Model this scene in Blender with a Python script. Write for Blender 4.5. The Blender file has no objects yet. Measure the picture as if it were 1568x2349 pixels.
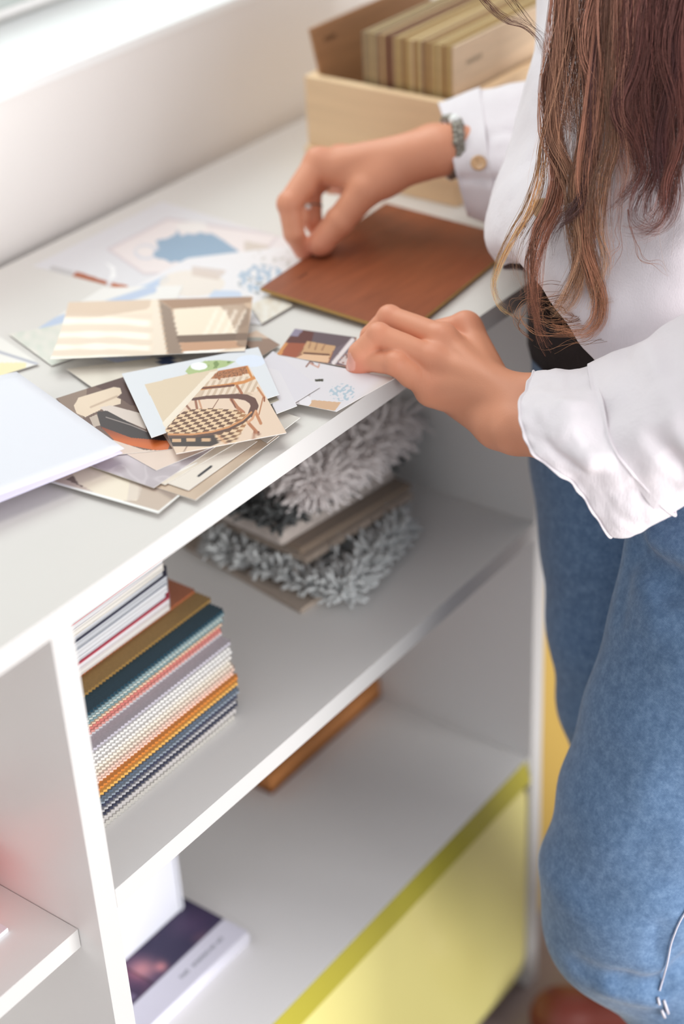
import bpy, bmesh, math, random
import numpy as np
from mathutils import Vector, noise as mnoise

random.seed(7); np.random.seed(7)
SC = bpy.context.scene
COL = SC.collection

# ---------------------------------------------------------------- camera, world, lamps, exposure
H = 0.95                       # height of the worktop above the floor; geometry below is written relative to it
RC = np.array([[0.59538841, -0.80210255, -0.04630478],
               [-0.45122452, -0.28613888, -0.84529343],
               [0.66476242, 0.52417177, -0.53229211]])      # rows: camera right, down, forward in the room's axes
FPX = 3988.4
CAM = np.array([-0.87589606, -0.76744715, 0.6865837])
LENS = FPX / 2349 * 36.0
cam_d = bpy.data.cameras.new('camera'); cam = bpy.data.objects.new('camera', cam_d); COL.objects.link(cam)
cam_d.sensor_fit = 'VERTICAL'; cam_d.sensor_height = 36.0; cam_d.sensor_width = 24.03; cam_d.lens = LENS
cam_d.clip_start = 0.02
from mathutils import Matrix
mr = Matrix(((RC[0][0], -RC[1][0], -RC[2][0]), (RC[0][1], -RC[1][1], -RC[2][1]), (RC[0][2], -RC[1][2], -RC[2][2])))
cam.matrix_world = Matrix.Translation((CAM[0], CAM[1], CAM[2] + H)) @ mr.to_4x4()
cam_d.dof.use_dof = True; cam_d.dof.focus_distance = 1.40; cam_d.dof.aperture_fstop = 2.2
SC.camera = cam

world = bpy.data.worlds.new('world'); SC.world = world; world.use_nodes = True
bg = world.node_tree.nodes['Background']; bg.inputs[0].default_value = (0.93, 0.96, 1.0, 1); bg.inputs[1].default_value = 0.57

def area(name, loc, target, size, power, color=(1, 1, 1), sy=None):
    l = bpy.data.lights.new(name, 'AREA'); l.energy = power; l.color = color
    l.shape = 'RECTANGLE'; l.size = size; l.size_y = sy or size
    o = bpy.data.objects.new(name, l); COL.objects.link(o)
    o.location = (loc[0], loc[1], loc[2] + H)
    o.rotation_euler = (Vector(target) - Vector(loc)).to_track_quat('-Z', 'Y').to_euler()
    return o
area('daylight_room_window', (0.0, -2.7, 0.02), (0.0, 0.0, -0.25), 2.2, 110, (1.0, 0.995, 0.99), 1.5)
area('daylight_back_window', (0.9, 1.75, 1.95), (0.45, 0.35, 0.0), 1.6, 38, (0.97, 0.985, 1.0), 1.2)
area('left_wall_fill', (-2.7, -0.5, 1.25), (0.1, 0.45, 0.05), 1.4, 3, (1.0, 0.99, 0.985), 1.2)  # unseen fill added on the left to brighten the wall, no window there
area('overhead_fill', (0.3, 0.33, 1.7), (0.35, 0.36, 0.0), 1.1, 12, (1.0, 0.985, 0.96))  # unseen fill added overhead to lift the worktop and wall, not a fitting
SC.view_settings.view_transform = 'Standard'; SC.view_settings.look = 'None'
SC.view_settings.exposure = 0.0; SC.view_settings.gamma = 1.0
SC.cycles.use_denoising = True
try: SC.cycles.denoiser = 'OPENIMAGEDENOISE'
except Exception: pass
SC.cycles.max_bounces = 8

# ---------------------------------------------------------------- helpers
def ray(u, v): return RC.T @ np.array([(u - 784.0) / FPX, (v - 1174.5) / FPX, 1.0])
def P(u, v, d): return CAM + ray(u, v) * d                        # point seen at (u, v) at depth d
def Z(u, v, h): r = ray(u, v); return CAM + r * ((h - CAM[2]) / r[2])   # ... at height h over the worktop
def XP(u, v, x): r = ray(u, v); return CAM + r * ((x - CAM[0]) / r[0])
def YP(u, v, y): r = ray(u, v); return CAM + r * ((y - CAM[1]) / r[1])
def proj(p):
    q = (np.asarray(p, float) - CAM) @ RC.T
    return np.stack([784 + FPX * q[..., 0] / q[..., 2], 1174.5 + FPX * q[..., 1] / q[..., 2]], -1)
RIGHT = np.array([RC[0][0], RC[0][1], 0]); RIGHT /= np.linalg.norm(RIGHT)
FWD = np.array([RC[2][0], RC[2][1], 0]); FWD /= np.linalg.norm(FWD)
def lin(c):
    c = np.asarray(c, float) / 255.0
    return np.where(c <= 0.04045, c / 12.92, ((c + 0.055) / 1.055) ** 2.4)
def nz(v): v = np.asarray(v, float); return v / (np.linalg.norm(v) + 1e-12)
def sstep(a, b, x): t = np.clip((x - a) / (b - a), 0, 1); return t * t * (3 - 2 * t)

def tag(o, label=None, cat=None, group=None, kind=None):
    if label: o['label'] = label
    if cat: o['category'] = cat
    if group: o['group'] = group
    if kind: o['kind'] = kind
    return o
def thing(name, base, label, cat, group=None):
    o = bpy.data.objects.new(name, None); COL.objects.link(o); o.empty_display_size = 0.05
    o.location = (base[0], base[1], base[2] + H)
    return tag(o, label, cat, group)
def link(name, verts, faces, mat, parent=None, smooth=False, colors=None, mats=None, fmat=None, origin=None):
    v = np.asarray(verts, float).reshape(-1, 3)
    if origin is None:
        lo, hi = v.min(0), v.max(0); origin = np.array([(lo[0] + hi[0]) / 2, (lo[1] + hi[1]) / 2, lo[2]])
    me = bpy.data.meshes.new(name)
    me.from_pydata((v - origin).tolist(), [], [tuple(int(i) for i in f) for f in faces] if not isinstance(faces, np.ndarray) else faces.tolist())
    me.update()
    for m in (mats or [mat]): me.materials.append(m)
    if fmat is not None: me.polygons.foreach_set('material_index', np.asarray(fmat, np.int32))
    if smooth: me.polygons.foreach_set('use_smooth', np.ones(len(me.polygons), bool))
    if colors is not None:
        a = me.color_attributes.new('Col', 'FLOAT_COLOR', 'POINT')
        c = np.ones((len(v), 4), np.float32); c[:, :3] = colors
        a.data.foreach_set('color', c.ravel())
    o = bpy.data.objects.new(name, me); COL.objects.link(o)
    w = Vector((origin[0], origin[1], origin[2] + H))
    if parent is not None:
        o.parent = parent
        pw = Vector(parent.location); pp = parent.parent
        while pp is not None: pw += Vector(pp.location); pp = pp.parent
        w = w - pw
    o.location = w
    return o
class MB:
    def __init__(s): s.v = []; s.f = []; s.m = []
    def add(s, v, f, m=0):
        n = len(s.v); s.v += [tuple(map(float, p)) for p in v]; s.f += [tuple(i + n for i in q) for q in f]; s.m += [m] * len(f); return s
    def box(s, a, b, m=0):
        x0, y0, z0 = a; x1, y1, z1 = b
        return s.add([(x0, y0, z0), (x1, y0, z0), (x1, y1, z0), (x0, y1, z0), (x0, y0, z1), (x1, y0, z1), (x1, y1, z1), (x0, y1, z1)],
                     [(3, 2, 1, 0), (4, 5, 6, 7), (0, 1, 5, 4), (1, 2, 6, 5), (2, 3, 7, 6), (3, 0, 4, 7)], m)
    def prism(s, poly, z0, z1, m=0):
        n = len(poly)
        v = [(p[0], p[1], z0) for p in poly] + [(p[0], p[1], z1) for p in poly]
        f = [tuple(range(n - 1, -1, -1)), tuple(range(n, 2 * n))] + [(i, (i + 1) % n, n + (i + 1) % n, n + i) for i in range(n)]
        return s.add(v, f, m)
    def tube(s, pts, r, n=6, m=0, cap=True):
        pts = np.asarray(pts, float); k = len(pts); r = np.broadcast_to(np.asarray(r, float), (k,))
        t = np.gradient(pts, axis=0); t /= (np.linalg.norm(t, axis=1)[:, None] + 1e-12)
        ref = np.array([0, 0, 1.0]) if abs(t[0][2]) < .9 else np.array([1.0, 0, 0])
        v = []
        for i in range(k):
            a = nz(np.cross(t[i], ref)); b = np.cross(t[i], a); ref = np.cross(a, t[i])
            for j in range(n):
                w = 2 * math.pi * j / n; v.append(pts[i] + r[i] * (math.cos(w) * a + math.sin(w) * b))
        f = [(i * n + j, i * n + (j + 1) % n, (i + 1) * n + (j + 1) % n, (i + 1) * n + j) for i in range(k - 1) for j in range(n)]
        if cap: f += [tuple(range(n - 1, -1, -1)), tuple((k - 1) * n + j for j in range(n))]
        return s.add(v, f, m)
    def sphere(s, c, r, m=0, n=10, sc=(1, 1, 1)):
        v = []; f = []
        for i in range(n + 1):
            for j in range(2 * n):
                a = math.pi * i / n; b = math.pi * j / n
                v.append((c[0] + r * sc[0] * math.sin(a) * math.cos(b), c[1] + r * sc[1] * math.sin(a) * math.sin(b), c[2] + r * sc[2] * math.cos(a)))
        for i in range(n):
            for j in range(2 * n): f.append((i * 2 * n + j, (i + 1) * 2 * n + j, (i + 1) * 2 * n + (j + 1) % (2 * n), i * 2 * n + (j + 1) % (2 * n)))
        return s.add(v, f, m)
    def out(s, name, mat, parent=None, smooth=False, bevel=0, mats=None):
        o = link(name, s.v, s.f, mat, parent, smooth, mats=mats, fmat=s.m if mats else None)
        if bevel:
            b = o.modifiers.new('bevel', 'BEVEL'); b.width = bevel; b.segments = 2; b.limit_method = 'ANGLE'; b.harden_normals = False
        return o

# ---------------------------------------------------------------- materials
def nodes(m): m.use_nodes = True; return m.node_tree.nodes, m.node_tree.links
def mat(name, c, rough=0.5, spec=0.5, bump=0, bscale=200, var=0, vscale=20, sheen=0, coat=0, stretch=None, metal=0, alpha=None, sss=0, trans=0):
    m = bpy.data.materials.new(name); n, l = nodes(m); b = n['Principled BSDF']
    col = tuple(lin(c)) + (1,)
    b.inputs['Base Color'].default_value = col; b.inputs['Roughness'].default_value = rough
    b.inputs['Specular IOR Level'].default_value = spec; b.inputs['Metallic'].default_value = metal
    if sheen: b.inputs['Sheen Weight'].default_value = sheen
    if coat: b.inputs['Coat Weight'].default_value = coat; b.inputs['Coat Roughness'].default_value = 0.05
    if sss: b.inputs['Subsurface Weight'].default_value = sss; b.inputs['Subsurface Radius'].default_value = (0.01, 0.006, 0.004)
    if trans: b.inputs['Transmission Weight'].default_value = trans
    tc = n.new('ShaderNodeTexCoord'); mp = n.new('ShaderNodeMapping'); l.new(tc.outputs['Object'], mp.inputs[0])
    if stretch: mp.inputs['Scale'].default_value = stretch
    if var:
        t = n.new('ShaderNodeTexNoise'); t.inputs['Scale'].default_value = vscale; t.inputs['Detail'].default_value = 6
        l.new(mp.outputs[0], t.inputs['Vector'])
        hs = n.new('ShaderNodeHueSaturation'); hs.inputs['Color'].default_value = col
        mr_ = n.new('ShaderNodeMapRange'); mr_.inputs['From Min'].default_value = .3; mr_.inputs['From Max'].default_value = .7
        mr_.inputs['To Min'].default_value = 1 - var; mr_.inputs['To Max'].default_value = 1 + var
        l.new(t.outputs[0], mr_.inputs[0]); l.new(mr_.outputs[0], hs.inputs['Value']); l.new(hs.outputs[0], b.inputs['Base Color'])
    if bump:
        t = n.new('ShaderNodeTexNoise'); t.inputs['Scale'].default_value = bscale; t.inputs['Detail'].default_value = 4
        l.new(mp.outputs[0], t.inputs['Vector'])
        bp = n.new('ShaderNodeBump'); bp.inputs['Strength'].default_value = bump; bp.inputs['Distance'].default_value = 0.001
        l.new(t.outputs[0], bp.inputs['Height']); l.new(bp.outputs[0], b.inputs['Normal'])
    return m
def mat_attr(name, rough=0.4, spec=0.4, sss=0, bump=0, bscale=300, coat=0):
    m = mat(name, (200, 200, 200), rough, spec, bump, bscale, coat=coat, sss=sss); n, l = nodes(m)
    a = n.new('ShaderNodeVertexColor'); a.layer_name = 'Col'; l.new(a.outputs[0], n['Principled BSDF'].inputs['Base Color'])
    return m
M_WHITE = mat('white_laminate', (238, 234, 229), 0.45, 0.4, bump=0.05, bscale=900)
M_GREY = mat('pale_grey_board', (240, 238, 236), 0.35, 0.5, bump=0.04, bscale=900)
M_TOP = mat('worktop_laminate', (220, 215, 210), 0.6, 0.2, bump=0.05, bscale=900)
M_WALL = mat('wall_paint', (240, 235, 232), 0.8, 0.2, bump=0.1, bscale=400)
M_FLOOR = mat('floor_mauve_lino', (150, 132, 128), 0.35, 0.5, var=0.05, vscale=3)
M_PRINT = mat_attr('photo_print', 0.45, 0.3)
M_MATTE = mat_attr('matte_print', 0.55, 0.3)
# ---------------------------------------------------------------- the room
YW = 0.4727                      # front face of the wall behind the worktop
SILL = 0.1557
W = MB().box((-2.6, YW, -H), (2.4, YW + 0.26, SILL - 0.0)).out('wall_back', M_WALL); tag(W, kind='structure')
M_SILL = mat('sill_gloss_white', (250, 250, 250), 0.35, 0.5)
s = MB().box((-2.6, YW - 0.0005, SILL - 0.006), (2.4, YW + 0.165, SILL + 0.004)).out('trim_1', M_SILL, bevel=0.001); tag(s, kind='structure')
M_FRAME = mat('window_frame_grey', (196, 202, 198), 0.4, 0.4)
win = MB()
win.box((-2.6, YW + 0.155, SILL + 0.02), (2.4, YW + 0.20, SILL + 0.062))
win.box((-2.6, YW + 0.165, SILL + 0.062), (2.4, YW + 0.19, SILL + 0.085))
win.box((-2.6, YW + 0.155, SILL + 1.15), (2.4, YW + 0.20, SILL + 1.20))
for x in (-2.6, -0.9, 0.95, 2.35): win.box((x, YW + 0.155, SILL + 0.062), (x + 0.05, YW + 0.20, SILL + 1.15))
w = win.out('window_1', M_FRAME, bevel=0.002); tag(w, kind='structure')
M_GLASS = bpy.data.materials.new('window_glass'); n, l = nodes(M_GLASS)
for q in list(n): n.remove(q)
o_ = n.new('ShaderNodeOutputMaterial'); mx = n.new('ShaderNodeMixShader'); tr = n.new('ShaderNodeBsdfTransparent'); gl = n.new('ShaderNodeBsdfGlossy')
tr.inputs[0].default_value = (0.93, 0.97, 0.95, 1); gl.inputs['Roughness'].default_value = 0.02
mx.inputs[0].default_value = 0.05; l.new(tr.outputs[0], mx.inputs[1]); l.new(gl.outputs[0], mx.inputs[2]); l.new(mx.outputs[0], o_.inputs[0])
g = MB().box((-2.6, YW + 0.174, SILL + 0.07), (2.4, YW + 0.180, SILL + 1.16)).out('glass', M_GLASS, w)
u_ = MB().box((-2.6, YW, SILL + 1.2), (2.4, YW + 0.26, 2.0 - 0.1)).out('wall_upper', M_WALL); tag(u_, kind='structure')
fl = MB().box((-3.2, -3.6, -H - 0.05), (3.0, 1.6, -H)).out('floor', M_FLOOR); tag(fl, kind='structure')
wr = MB().box((2.4, -3.6, -H), (2.5, YW + 0.26, 1.9)).out('wall_right', M_WALL); tag(wr, kind='structure')

# ---------------------------------------------------------------- shelving and worktop
T = 0.0196
M_EDGE = mat('white_edge_band', (204, 202, 200), 0.5, 0.3)
wt = MB().box((-1.5, 0, -T), (1.25, YW - 0.016, 0))
wt = link('worktop', wt.v, wt.f, None, None, mats=[M_TOP, M_EDGE], fmat=[0, 0, 1, 0, 0, 0])
tag(wt, 'long white laminate worktop on top of the open shelving, strewn with photo prints', 'worktop')
unit = thing('shelving_unit', (0.1, 0.23, -H), 'white open shelving under the worktop with a divider and three shelves', 'shelving')
XD0, XD1 = -0.2348, -0.2137      # divider
XP0, XP1 = 0.4135, 0.436         # right side panel
MS, BS, LS = -0.2747, -0.587, -0.314
DB = YW - 0.03
def part(name, a, b, m=M_GREY, front=None):
    mb = MB().box(a, b)
    return mb.out(name, m, unit, bevel=0.0006)
def board(name, a, b):
    # grey melamine board with a white front edge band
    mb = MB(); mb.box(a, b)
    fm = [0, 0, 1, 0, 0, 0]
    o = link(name, mb.v, mb.f, None, unit, mats=[M_GREY, M_EDGE], fmat=fm); return o
board('divider', (XD0, 0.0005, -H + 0.0), (XD1, DB, -T))
board('side_panel', (XP0, 0.0005, -H), (XP1, DB, -T))
board('side_panel', (-1.45, 0.0005, -H), (-1.43, DB, -T))
board('shelf', (XD1, 0.0, MS - T), (XP0, DB, MS))
board('shelf', (XD1, 0.004, BS - T), (XP0, DB, BS))
board('shelf', (-1.43, 0.026, LS - T), (XD0 - 0.0006, DB, LS))
board('shelf', (-1.43, 0.026, BS - T), (XD0 - 0.0006, DB, BS))
part('back_panel', (-1.43, DB, -H), (XP1, DB + 0.006, -T))
M_YEL = mat('yellow_gloss_lacquer', (236, 226, 146), 0.22, 0.5, coat=0.3)
M_YEL2 = mat('olive_lacquer', (176, 166, 60), 0.3, 0.5)
# overlay drawer front with a finger rail along its top
def rr(x0, x1, z0, z1, r, n=6):
    pts = []
    for cx, cz, a0 in ((x1 - r, z1 - r, 0), (x0 + r, z1 - r, 90), (x0 + r, z0 + r, 180), (x1 - r, z0 + r, 270)):
        for k in range(n + 1):
            a = math.radians(a0 + 90 * k / n); pts.append((cx + r * math.cos(a), cz + r * math.sin(a)))
    return pts
def xzprism(poly, y0, y1):
    n_ = len(poly); v = [(p[0], y0, p[1]) for p in poly] + [(p[0], y1, p[1]) for p in poly]
    f = [tuple(range(n_)), tuple(range(2 * n_ - 1, n_ - 1, -1))] + [(i, n_ + i, n_ + (i + 1) % n_, (i + 1) % n_) for i in range(n_)]
    return v, f
dr = MB(); v, f = xzprism(rr(XD1 + 0.003, XP0 - 0.006, -H + 0.035, BS - 0.026, 0.03), 0.001, 0.018); dr.add(v, f)
d = dr.out('drawer_front', M_YEL, unit, bevel=0.002)
rl = MB(); rl.add([(XD1 + 0.003, -0.0035, BS - 0.027), (XP0 - 0.006, -0.0035, BS - 0.027), (XP0 - 0.006, 0.0035, BS - 0.0005), (XD1 + 0.003, 0.0035, BS - 0.0005),
                   (XD1 + 0.003, 0.018, BS - 0.027), (XP0 - 0.006, 0.018, BS - 0.027), (XP0 - 0.006, 0.0039, BS - 0.0005), (XD1 + 0.003, 0.0039, BS - 0.0005)],
                  [(0, 1, 2, 3), (1, 5, 6, 2), (5, 4, 7, 6), (4, 0, 3, 7), (3, 2, 6, 7), (4, 5, 1, 0)])
rl.out('finger_rail', M_YEL2, unit)
pl = MB().box((XD1, 0.03, -H), (XP0, 0.045, -H + 0.03)).out('plinth', mat('plinth_dark', (92, 78, 80), 0.5), unit)
# ochre box standing beyond the unit
bx = thing('storage_box', (0.82, 0.16, -H), 'ochre yellow box half hidden behind the jeans, past the right end of the shelving', 'box')
m_oc = mat('ochre_board', (180, 148, 72), 0.6)
MB().box((0.52, 0.05, -H + 0.002), (1.1, 0.30, -0.46)).out('box_body', m_oc, bx, bevel=0.004)
MB().box((0.515, 0.045, -0.46), (1.105, 0.305, -0.42)).out('lid', mat('ochre_lid', (188, 156, 78), 0.6), bx, bevel=0.004)

# ---------------------------------------------------------------- things seen in the left bay
rb = MB()
c0 = (-0.335, 0.05); rr0 = 0.05
pc = Z(-6, 1960, -0.30)
prof = [(0.0, 0), (0.036, 0), (0.040, 0.006), (0.040, 0.05), (0.036, 0.056), (0.030, 0.057), (0.030, 0.01), (0.0, 0.008)]
def lathe(prof, c, n=40):
    v = []; f = []
    for i, (r_, z_) in enumerate(prof):
        for j in range(n):
            a = 2 * math.pi * j / n; v.append((c[0] + r_ * math.cos(a), c[1] + r_ * math.sin(a), c[2] + z_))
    for i in range(len(prof) - 1):
        for j in range(n): f.append((i * n + j, i * n + (j + 1) % n, (i + 1) * n + (j + 1) % n, (i + 1) * n + j))
    return v, f
cr = (-0.2885, 0.135, LS)
v, f = lathe(prof, cr); rd = MB().add(v, f).out('red_dish', mat('red_lacquer', (226, 62, 44), 0.35), smooth=True)
tag(rd, 'bright red round dish cut off by the left picture edge, on the left shelf', 'dish')
wc = MB().box((-0.36, 0.070, LS), (-0.268, 0.084, LS + 0.004)).out('white_card', mat('white_card', (240, 240, 248), 0.5), bevel=0.0005)
tag(wc, 'white card end lying in front of the red dish on the left shelf', 'card')
# ---------------------------------------------------------------- bottom shelf of the right bay
m_wfold = mat('white_board_cover', (226, 227, 236), 0.5)
fo = thing('white_binder', (-0.09, 0.167, BS + 0.02), 'upright white board binder on the dark photo book, against the divider', 'binder')
fb = MB().box((-0.2125, 0.160, BS + 0.0175), (0.008, 0.1635, BS + 0.286)); fb.out('front_cover', m_wfold, fo, bevel=0.0015)
fb = MB().box((-0.2125, 0.1735, BS + 0.0175), (0.008, 0.177, BS + 0.286)); fb.out('back_cover', m_wfold, fo, bevel=0.0015)
fb = MB()
for k in range(9):
    a = math.pi * k / 8
sp = [(0.008 + 0.006 * math.sin(math.pi * k / 8), 0.1685 - 0.0085 * math.cos(math.pi * k / 8)) for k in range(9)]
fb.prism(sp + [(0.004, 0.177), (0.004, 0.160)], BS + 0.0175, BS + 0.286); fb.out('spine', m_wfold, fo, smooth=False)
MB().box((-0.210, 0.1637, BS + 0.022), (0.003, 0.1733, BS + 0.280)).out('page_block', mat('page_white', (236, 234, 230), 0.8), fo)

pb = thing('photo_book', (-0.07, 0.12, BS), 'closed hardback book with dark purple cover and white spine lying on the bottom shelf', 'book')
yA, yB, xR = 0.083, 0.262, 0.021
ang = 0.0
hb = 0.017
m_lil = mat('lilac_white_cover', (226, 224, 236), 0.35, 0.5)
cov = MB().box((-0.2125, yA + 0.004, BS), (xR, yB, BS + 0.0022)); cov.out('back_cover', m_lil, pb, bevel=0.0006)
NX, NY = 120, 90
vs = []; cs = []
for j in range(NY + 1):
    for i in range(NX + 1):
        x = -0.2125 + (xR + 0.2125) * i / NX; y = yA + 0.004 + (yB - yA - 0.004) * j / NY
        vs.append((x, y, BS + hb)); s_ = y - yA
        if s_ < 0.034: c = (224, 222, 234)
        else:
            t1 = mnoise.noise(Vector((x * 18, y * 18, 1))); t2 = mnoise.noise(Vector((x * 45, y * 45, 5)))
            c = np.array([62, 56, 84]) + np.array([40, 22, 26]) * max(0, t1) + np.array([60, 34, 20]) * max(0, t2 - .25)
            d_ = math.hypot(x + 0.075, (y - 0.140)); c = c + np.array([120, 74, 52]) * math.exp(-(d_ / 0.014) ** 2)
            d_ = math.hypot(x + 0.062, (y - 0.127)); c = c + np.array([110, 62, 45]) * math.exp(-(d_ / 0.006) ** 2)
            if abs(x + 0.082) < 0.0007: c = c * 0.7
            if x < -0.082: c = c * np.array([0.95, .85, .9])
            if abs(y - 0.125 + 0.1 * (x + .11)) < .004 and -0.118 < x < -0.102: c = c + 50
        cs.append(c)
fcs = [(j * (NX + 1) + i, j * (NX + 1) + i + 1, (j + 1) * (NX + 1) + i + 1, (j + 1) * (NX + 1) + i) for j in range(NY) for i in range(NX)]
link('cover_print', vs, fcs, M_PRINT, pb, colors=lin(np.clip(cs, 0, 255)))
MB().box((-0.2125, yA + 0.006, BS + hb - 0.0024), (xR, yB, BS + hb - 0.0001)).out('front_cover', m_lil, pb)
MB().box((-0.212, yA + 0.006, BS + 0.0023), (xR - 0.004, yB - 0.003, BS + hb - 0.0025)).out('page_block', mat('page_edges', (222, 220, 232), 0.7, var=0.06, vscale=900, stretch=(0.05, 0.05, 1)), pb)
sp = [(yA + 0.006 - 0.0045 * math.sin(math.pi * k / 8), BS + hb / 2 - 0.0084 * math.cos(math.pi * k / 8)) for k in range(9)]
sv = [(-0.2125, a, b) for a, b in sp] + [(xR, a, b) for a, b in sp]
sf = [(i, i + 1, 10 + i, 9 + i) for i in range(8)] + [tuple(range(8, -1, -1)), tuple(range(9, 18))]
link('spine', sv, sf, m_lil, pb, smooth=True)
mk = MB(); random.seed(3)
for k, gx in enumerate([-0.074, -0.0695, -0.0655, -0.056, -0.0515, -0.0475, -0.0435, -0.0395, -0.035, -0.030, -0.026, -0.0195, -0.015]):
    gx2 = gx + 0.012; y0 = yA + 0.0165; w_ = 0.0028; z0 = BS + hb + 0.00012
    for a, b, c_, d_ in ((0, 0, .0006, .0045), (w_ - .0006, 0, w_, .0045), (0, .0018 if k % 2 else 0.0039, w_, .0026 if k % 2 else .0045)):
        mk.box((gx2 + a, y0 + b, z0 - .0001), (gx2 + c_, y0 + d_, z0))
mk.out('title_lettering', mat('ink_grey', (88, 96, 104), 0.6), pb)

# wooden tray lying at the back of the bottom shelf
tr_ = thing('wooden_tray', (0.32, 0.30, BS), 'shallow warm brown wooden tray on the bottom shelf under the middle shelf edge', 'tray')
m_tray = mat('tray_wood', (196, 128, 70), 0.5, var=0.18, vscale=8, stretch=(1, 12, 12))
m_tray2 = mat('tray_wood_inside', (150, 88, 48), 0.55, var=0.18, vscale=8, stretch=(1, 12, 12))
ax, ay, bx_, by_ = 0.206, 0.205, 0.412, 0.425
MB().box((ax, ay, BS), (bx_, by_, BS + 0.006)).out('base', m_tray2, tr_)
for a, b in (((ax, ay, BS), (bx_, ay + 0.012, BS + 0.026)), ((ax, by_ - 0.012, BS), (bx_, by_, BS + 0.026)), ((ax, ay + .012, BS), (ax + 0.012, by_ - .012, BS + 0.026)), ((bx_ - 0.012, ay + .012, BS), (bx_, by_ - .012, BS + 0.026))):
    MB().box(a, b).out('rim', m_tray, tr_, bevel=0.002)

# ---------------------------------------------------------------- fabric swatches and magazines on the middle shelf
def zig(x0, x1, y0, y1, t=0.0042, a=0.0019, ph=0.0):
    pts = []; n_ = int((x1 - x0) / t)
    for i in range(n_):                                            # front edge, left to right
        pts.append((x0 + i * t, y0)); pts.append((x0 + (i + .5) * t, y0 - a))
    m_ = int((y1 - y0) / t); xr = x0 + n_ * t
    for i in range(m_): pts.append((xr, y0 + i * t)); pts.append((xr + a, y0 + (i + .5) * t))
    pts.append((xr, y1)); pts.append((x0, y1)); return pts
def x_for(u_, y_, z_):          # x of the point at (y, z) seen on the line of sight u
    lo_, hi_ = -0.3, 0.5
    for _ in range(40):
        m_ = (lo_ + hi_) / 2
        if proj(np.array([m_, y_, z_]))[0] < u_: lo_ = m_
        else: hi_ = m_
    return lo_
sw = [  # from the top: name, colour, thickness mm, how far the next one stands forward mm
 ('terracotta wool', (178, 104, 66), 2.2, 19.0), ('ochre brown wool', (158, 124, 66), 2.6, 17.5), ('dark petrol wool', (26, 62, 78), 2.6, 1.0),
 ('petrol checked', (128, 152, 158), 2.0, 1.4), ('mint white', (212, 220, 214), 1.8, 1.2), ('faded petrol', (120, 150, 156), 1.6, 1.2),
 ('peach', (232, 200, 172), 1.6, 0.8), ('dusty red', (196, 120, 112), 2.6, 1.5), ('rose', (206, 146, 138), 2.2, 1.0), ('pearl white', (228, 226, 228), 1.8, 13.0),
 ('pale lilac', (212, 206, 216), 2.4, 2.4), ('snow white', (244, 242, 238), 2.6, 2.4), ('chalk white', (240, 238, 236), 2.6, 2.2), ('milk white', (246, 242, 236), 2.6, 2.2),
 ('ivory', (246, 238, 226), 2.6, 2.2), ('cream', (246, 232, 216), 2.4, 2.0), ('blush', (240, 214, 198), 2.2, 2.0), ('pale pink', (238, 204, 188), 2.0, 4.5),
 ('burnt orange', (208, 134, 58), 2.2, 3.5), ('golden yellow', (224, 172, 88), 2.6, 2.6), ('slate blue', (88, 102, 120), 2.2, 2.0), ('grey blue', (140, 150, 162), 2.0, 1.4),
 ('ink navy', (62, 64, 86), 2.4, 1.6), ('silver grey', (180, 178, 180), 2.2, 1.4), ('dark navy', (56, 58, 78), 2.0, 1.6), ('fuzzy light grey', (206, 200, 198), 4.4, 1.8), ('coarse stone grey', (188, 184, 178), 4.6, 0)]
tot = sum(s_[2] for s_ in sw) / 1000; steps = sum(s_[3] for s_ in sw) / 1000
z = MS + tot + 0.0003; y = 0.056 + steps
random.seed(11)
SW_TOP = z; SW_Y = y
for k, (nm, c, th, st) in enumerate(sw):
    th /= 1000.; XTOP = x_for(526, 0.056 + steps - .0365, MS + tot - .004) if k == 0 else XTOP; x1 = XTOP + (x_for(545, 0.056, MS + .005) - XTOP) * k / 26.0 + random.uniform(-.0012, .0012) - (.004 if k == 0 else 0)
    j0 = random.uniform(-0.004, 0)
    m_ = mat('swatch_' + nm.replace(' ', '_'), tuple(int(a * (.9 if min(c) > 190 else 1)) for a in c), 0.95, 0.1, bump=0.35, bscale=900, sheen=0.3, var=0.10, vscale=500)
    mb = MB(); mb.prism(zig(-0.2132 + j0 * 0, x1, y + random.uniform(-.0004, .0004), min(y + 0.13, 0.27)), z - th, z - 0.0002)
    o = mb.out('fabric_swatch', m_)
    if k == 0: lb = 'terracotta wool swatch at the very top of the zigzag-edged pile'
    elif k == len(sw) - 1: lb = 'coarse stone grey zigzag-edged fabric swatch, bottom of the pile'
    else: lb = '%s zigzag-edged fabric swatch, directly under the %s one' % (nm, sw[k - 1][0])
    tag(o, lb, 'fabric swatch', 'pinked fabric swatches piled on the middle shelf')
    z -= th; y -= st / 1000.
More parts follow.
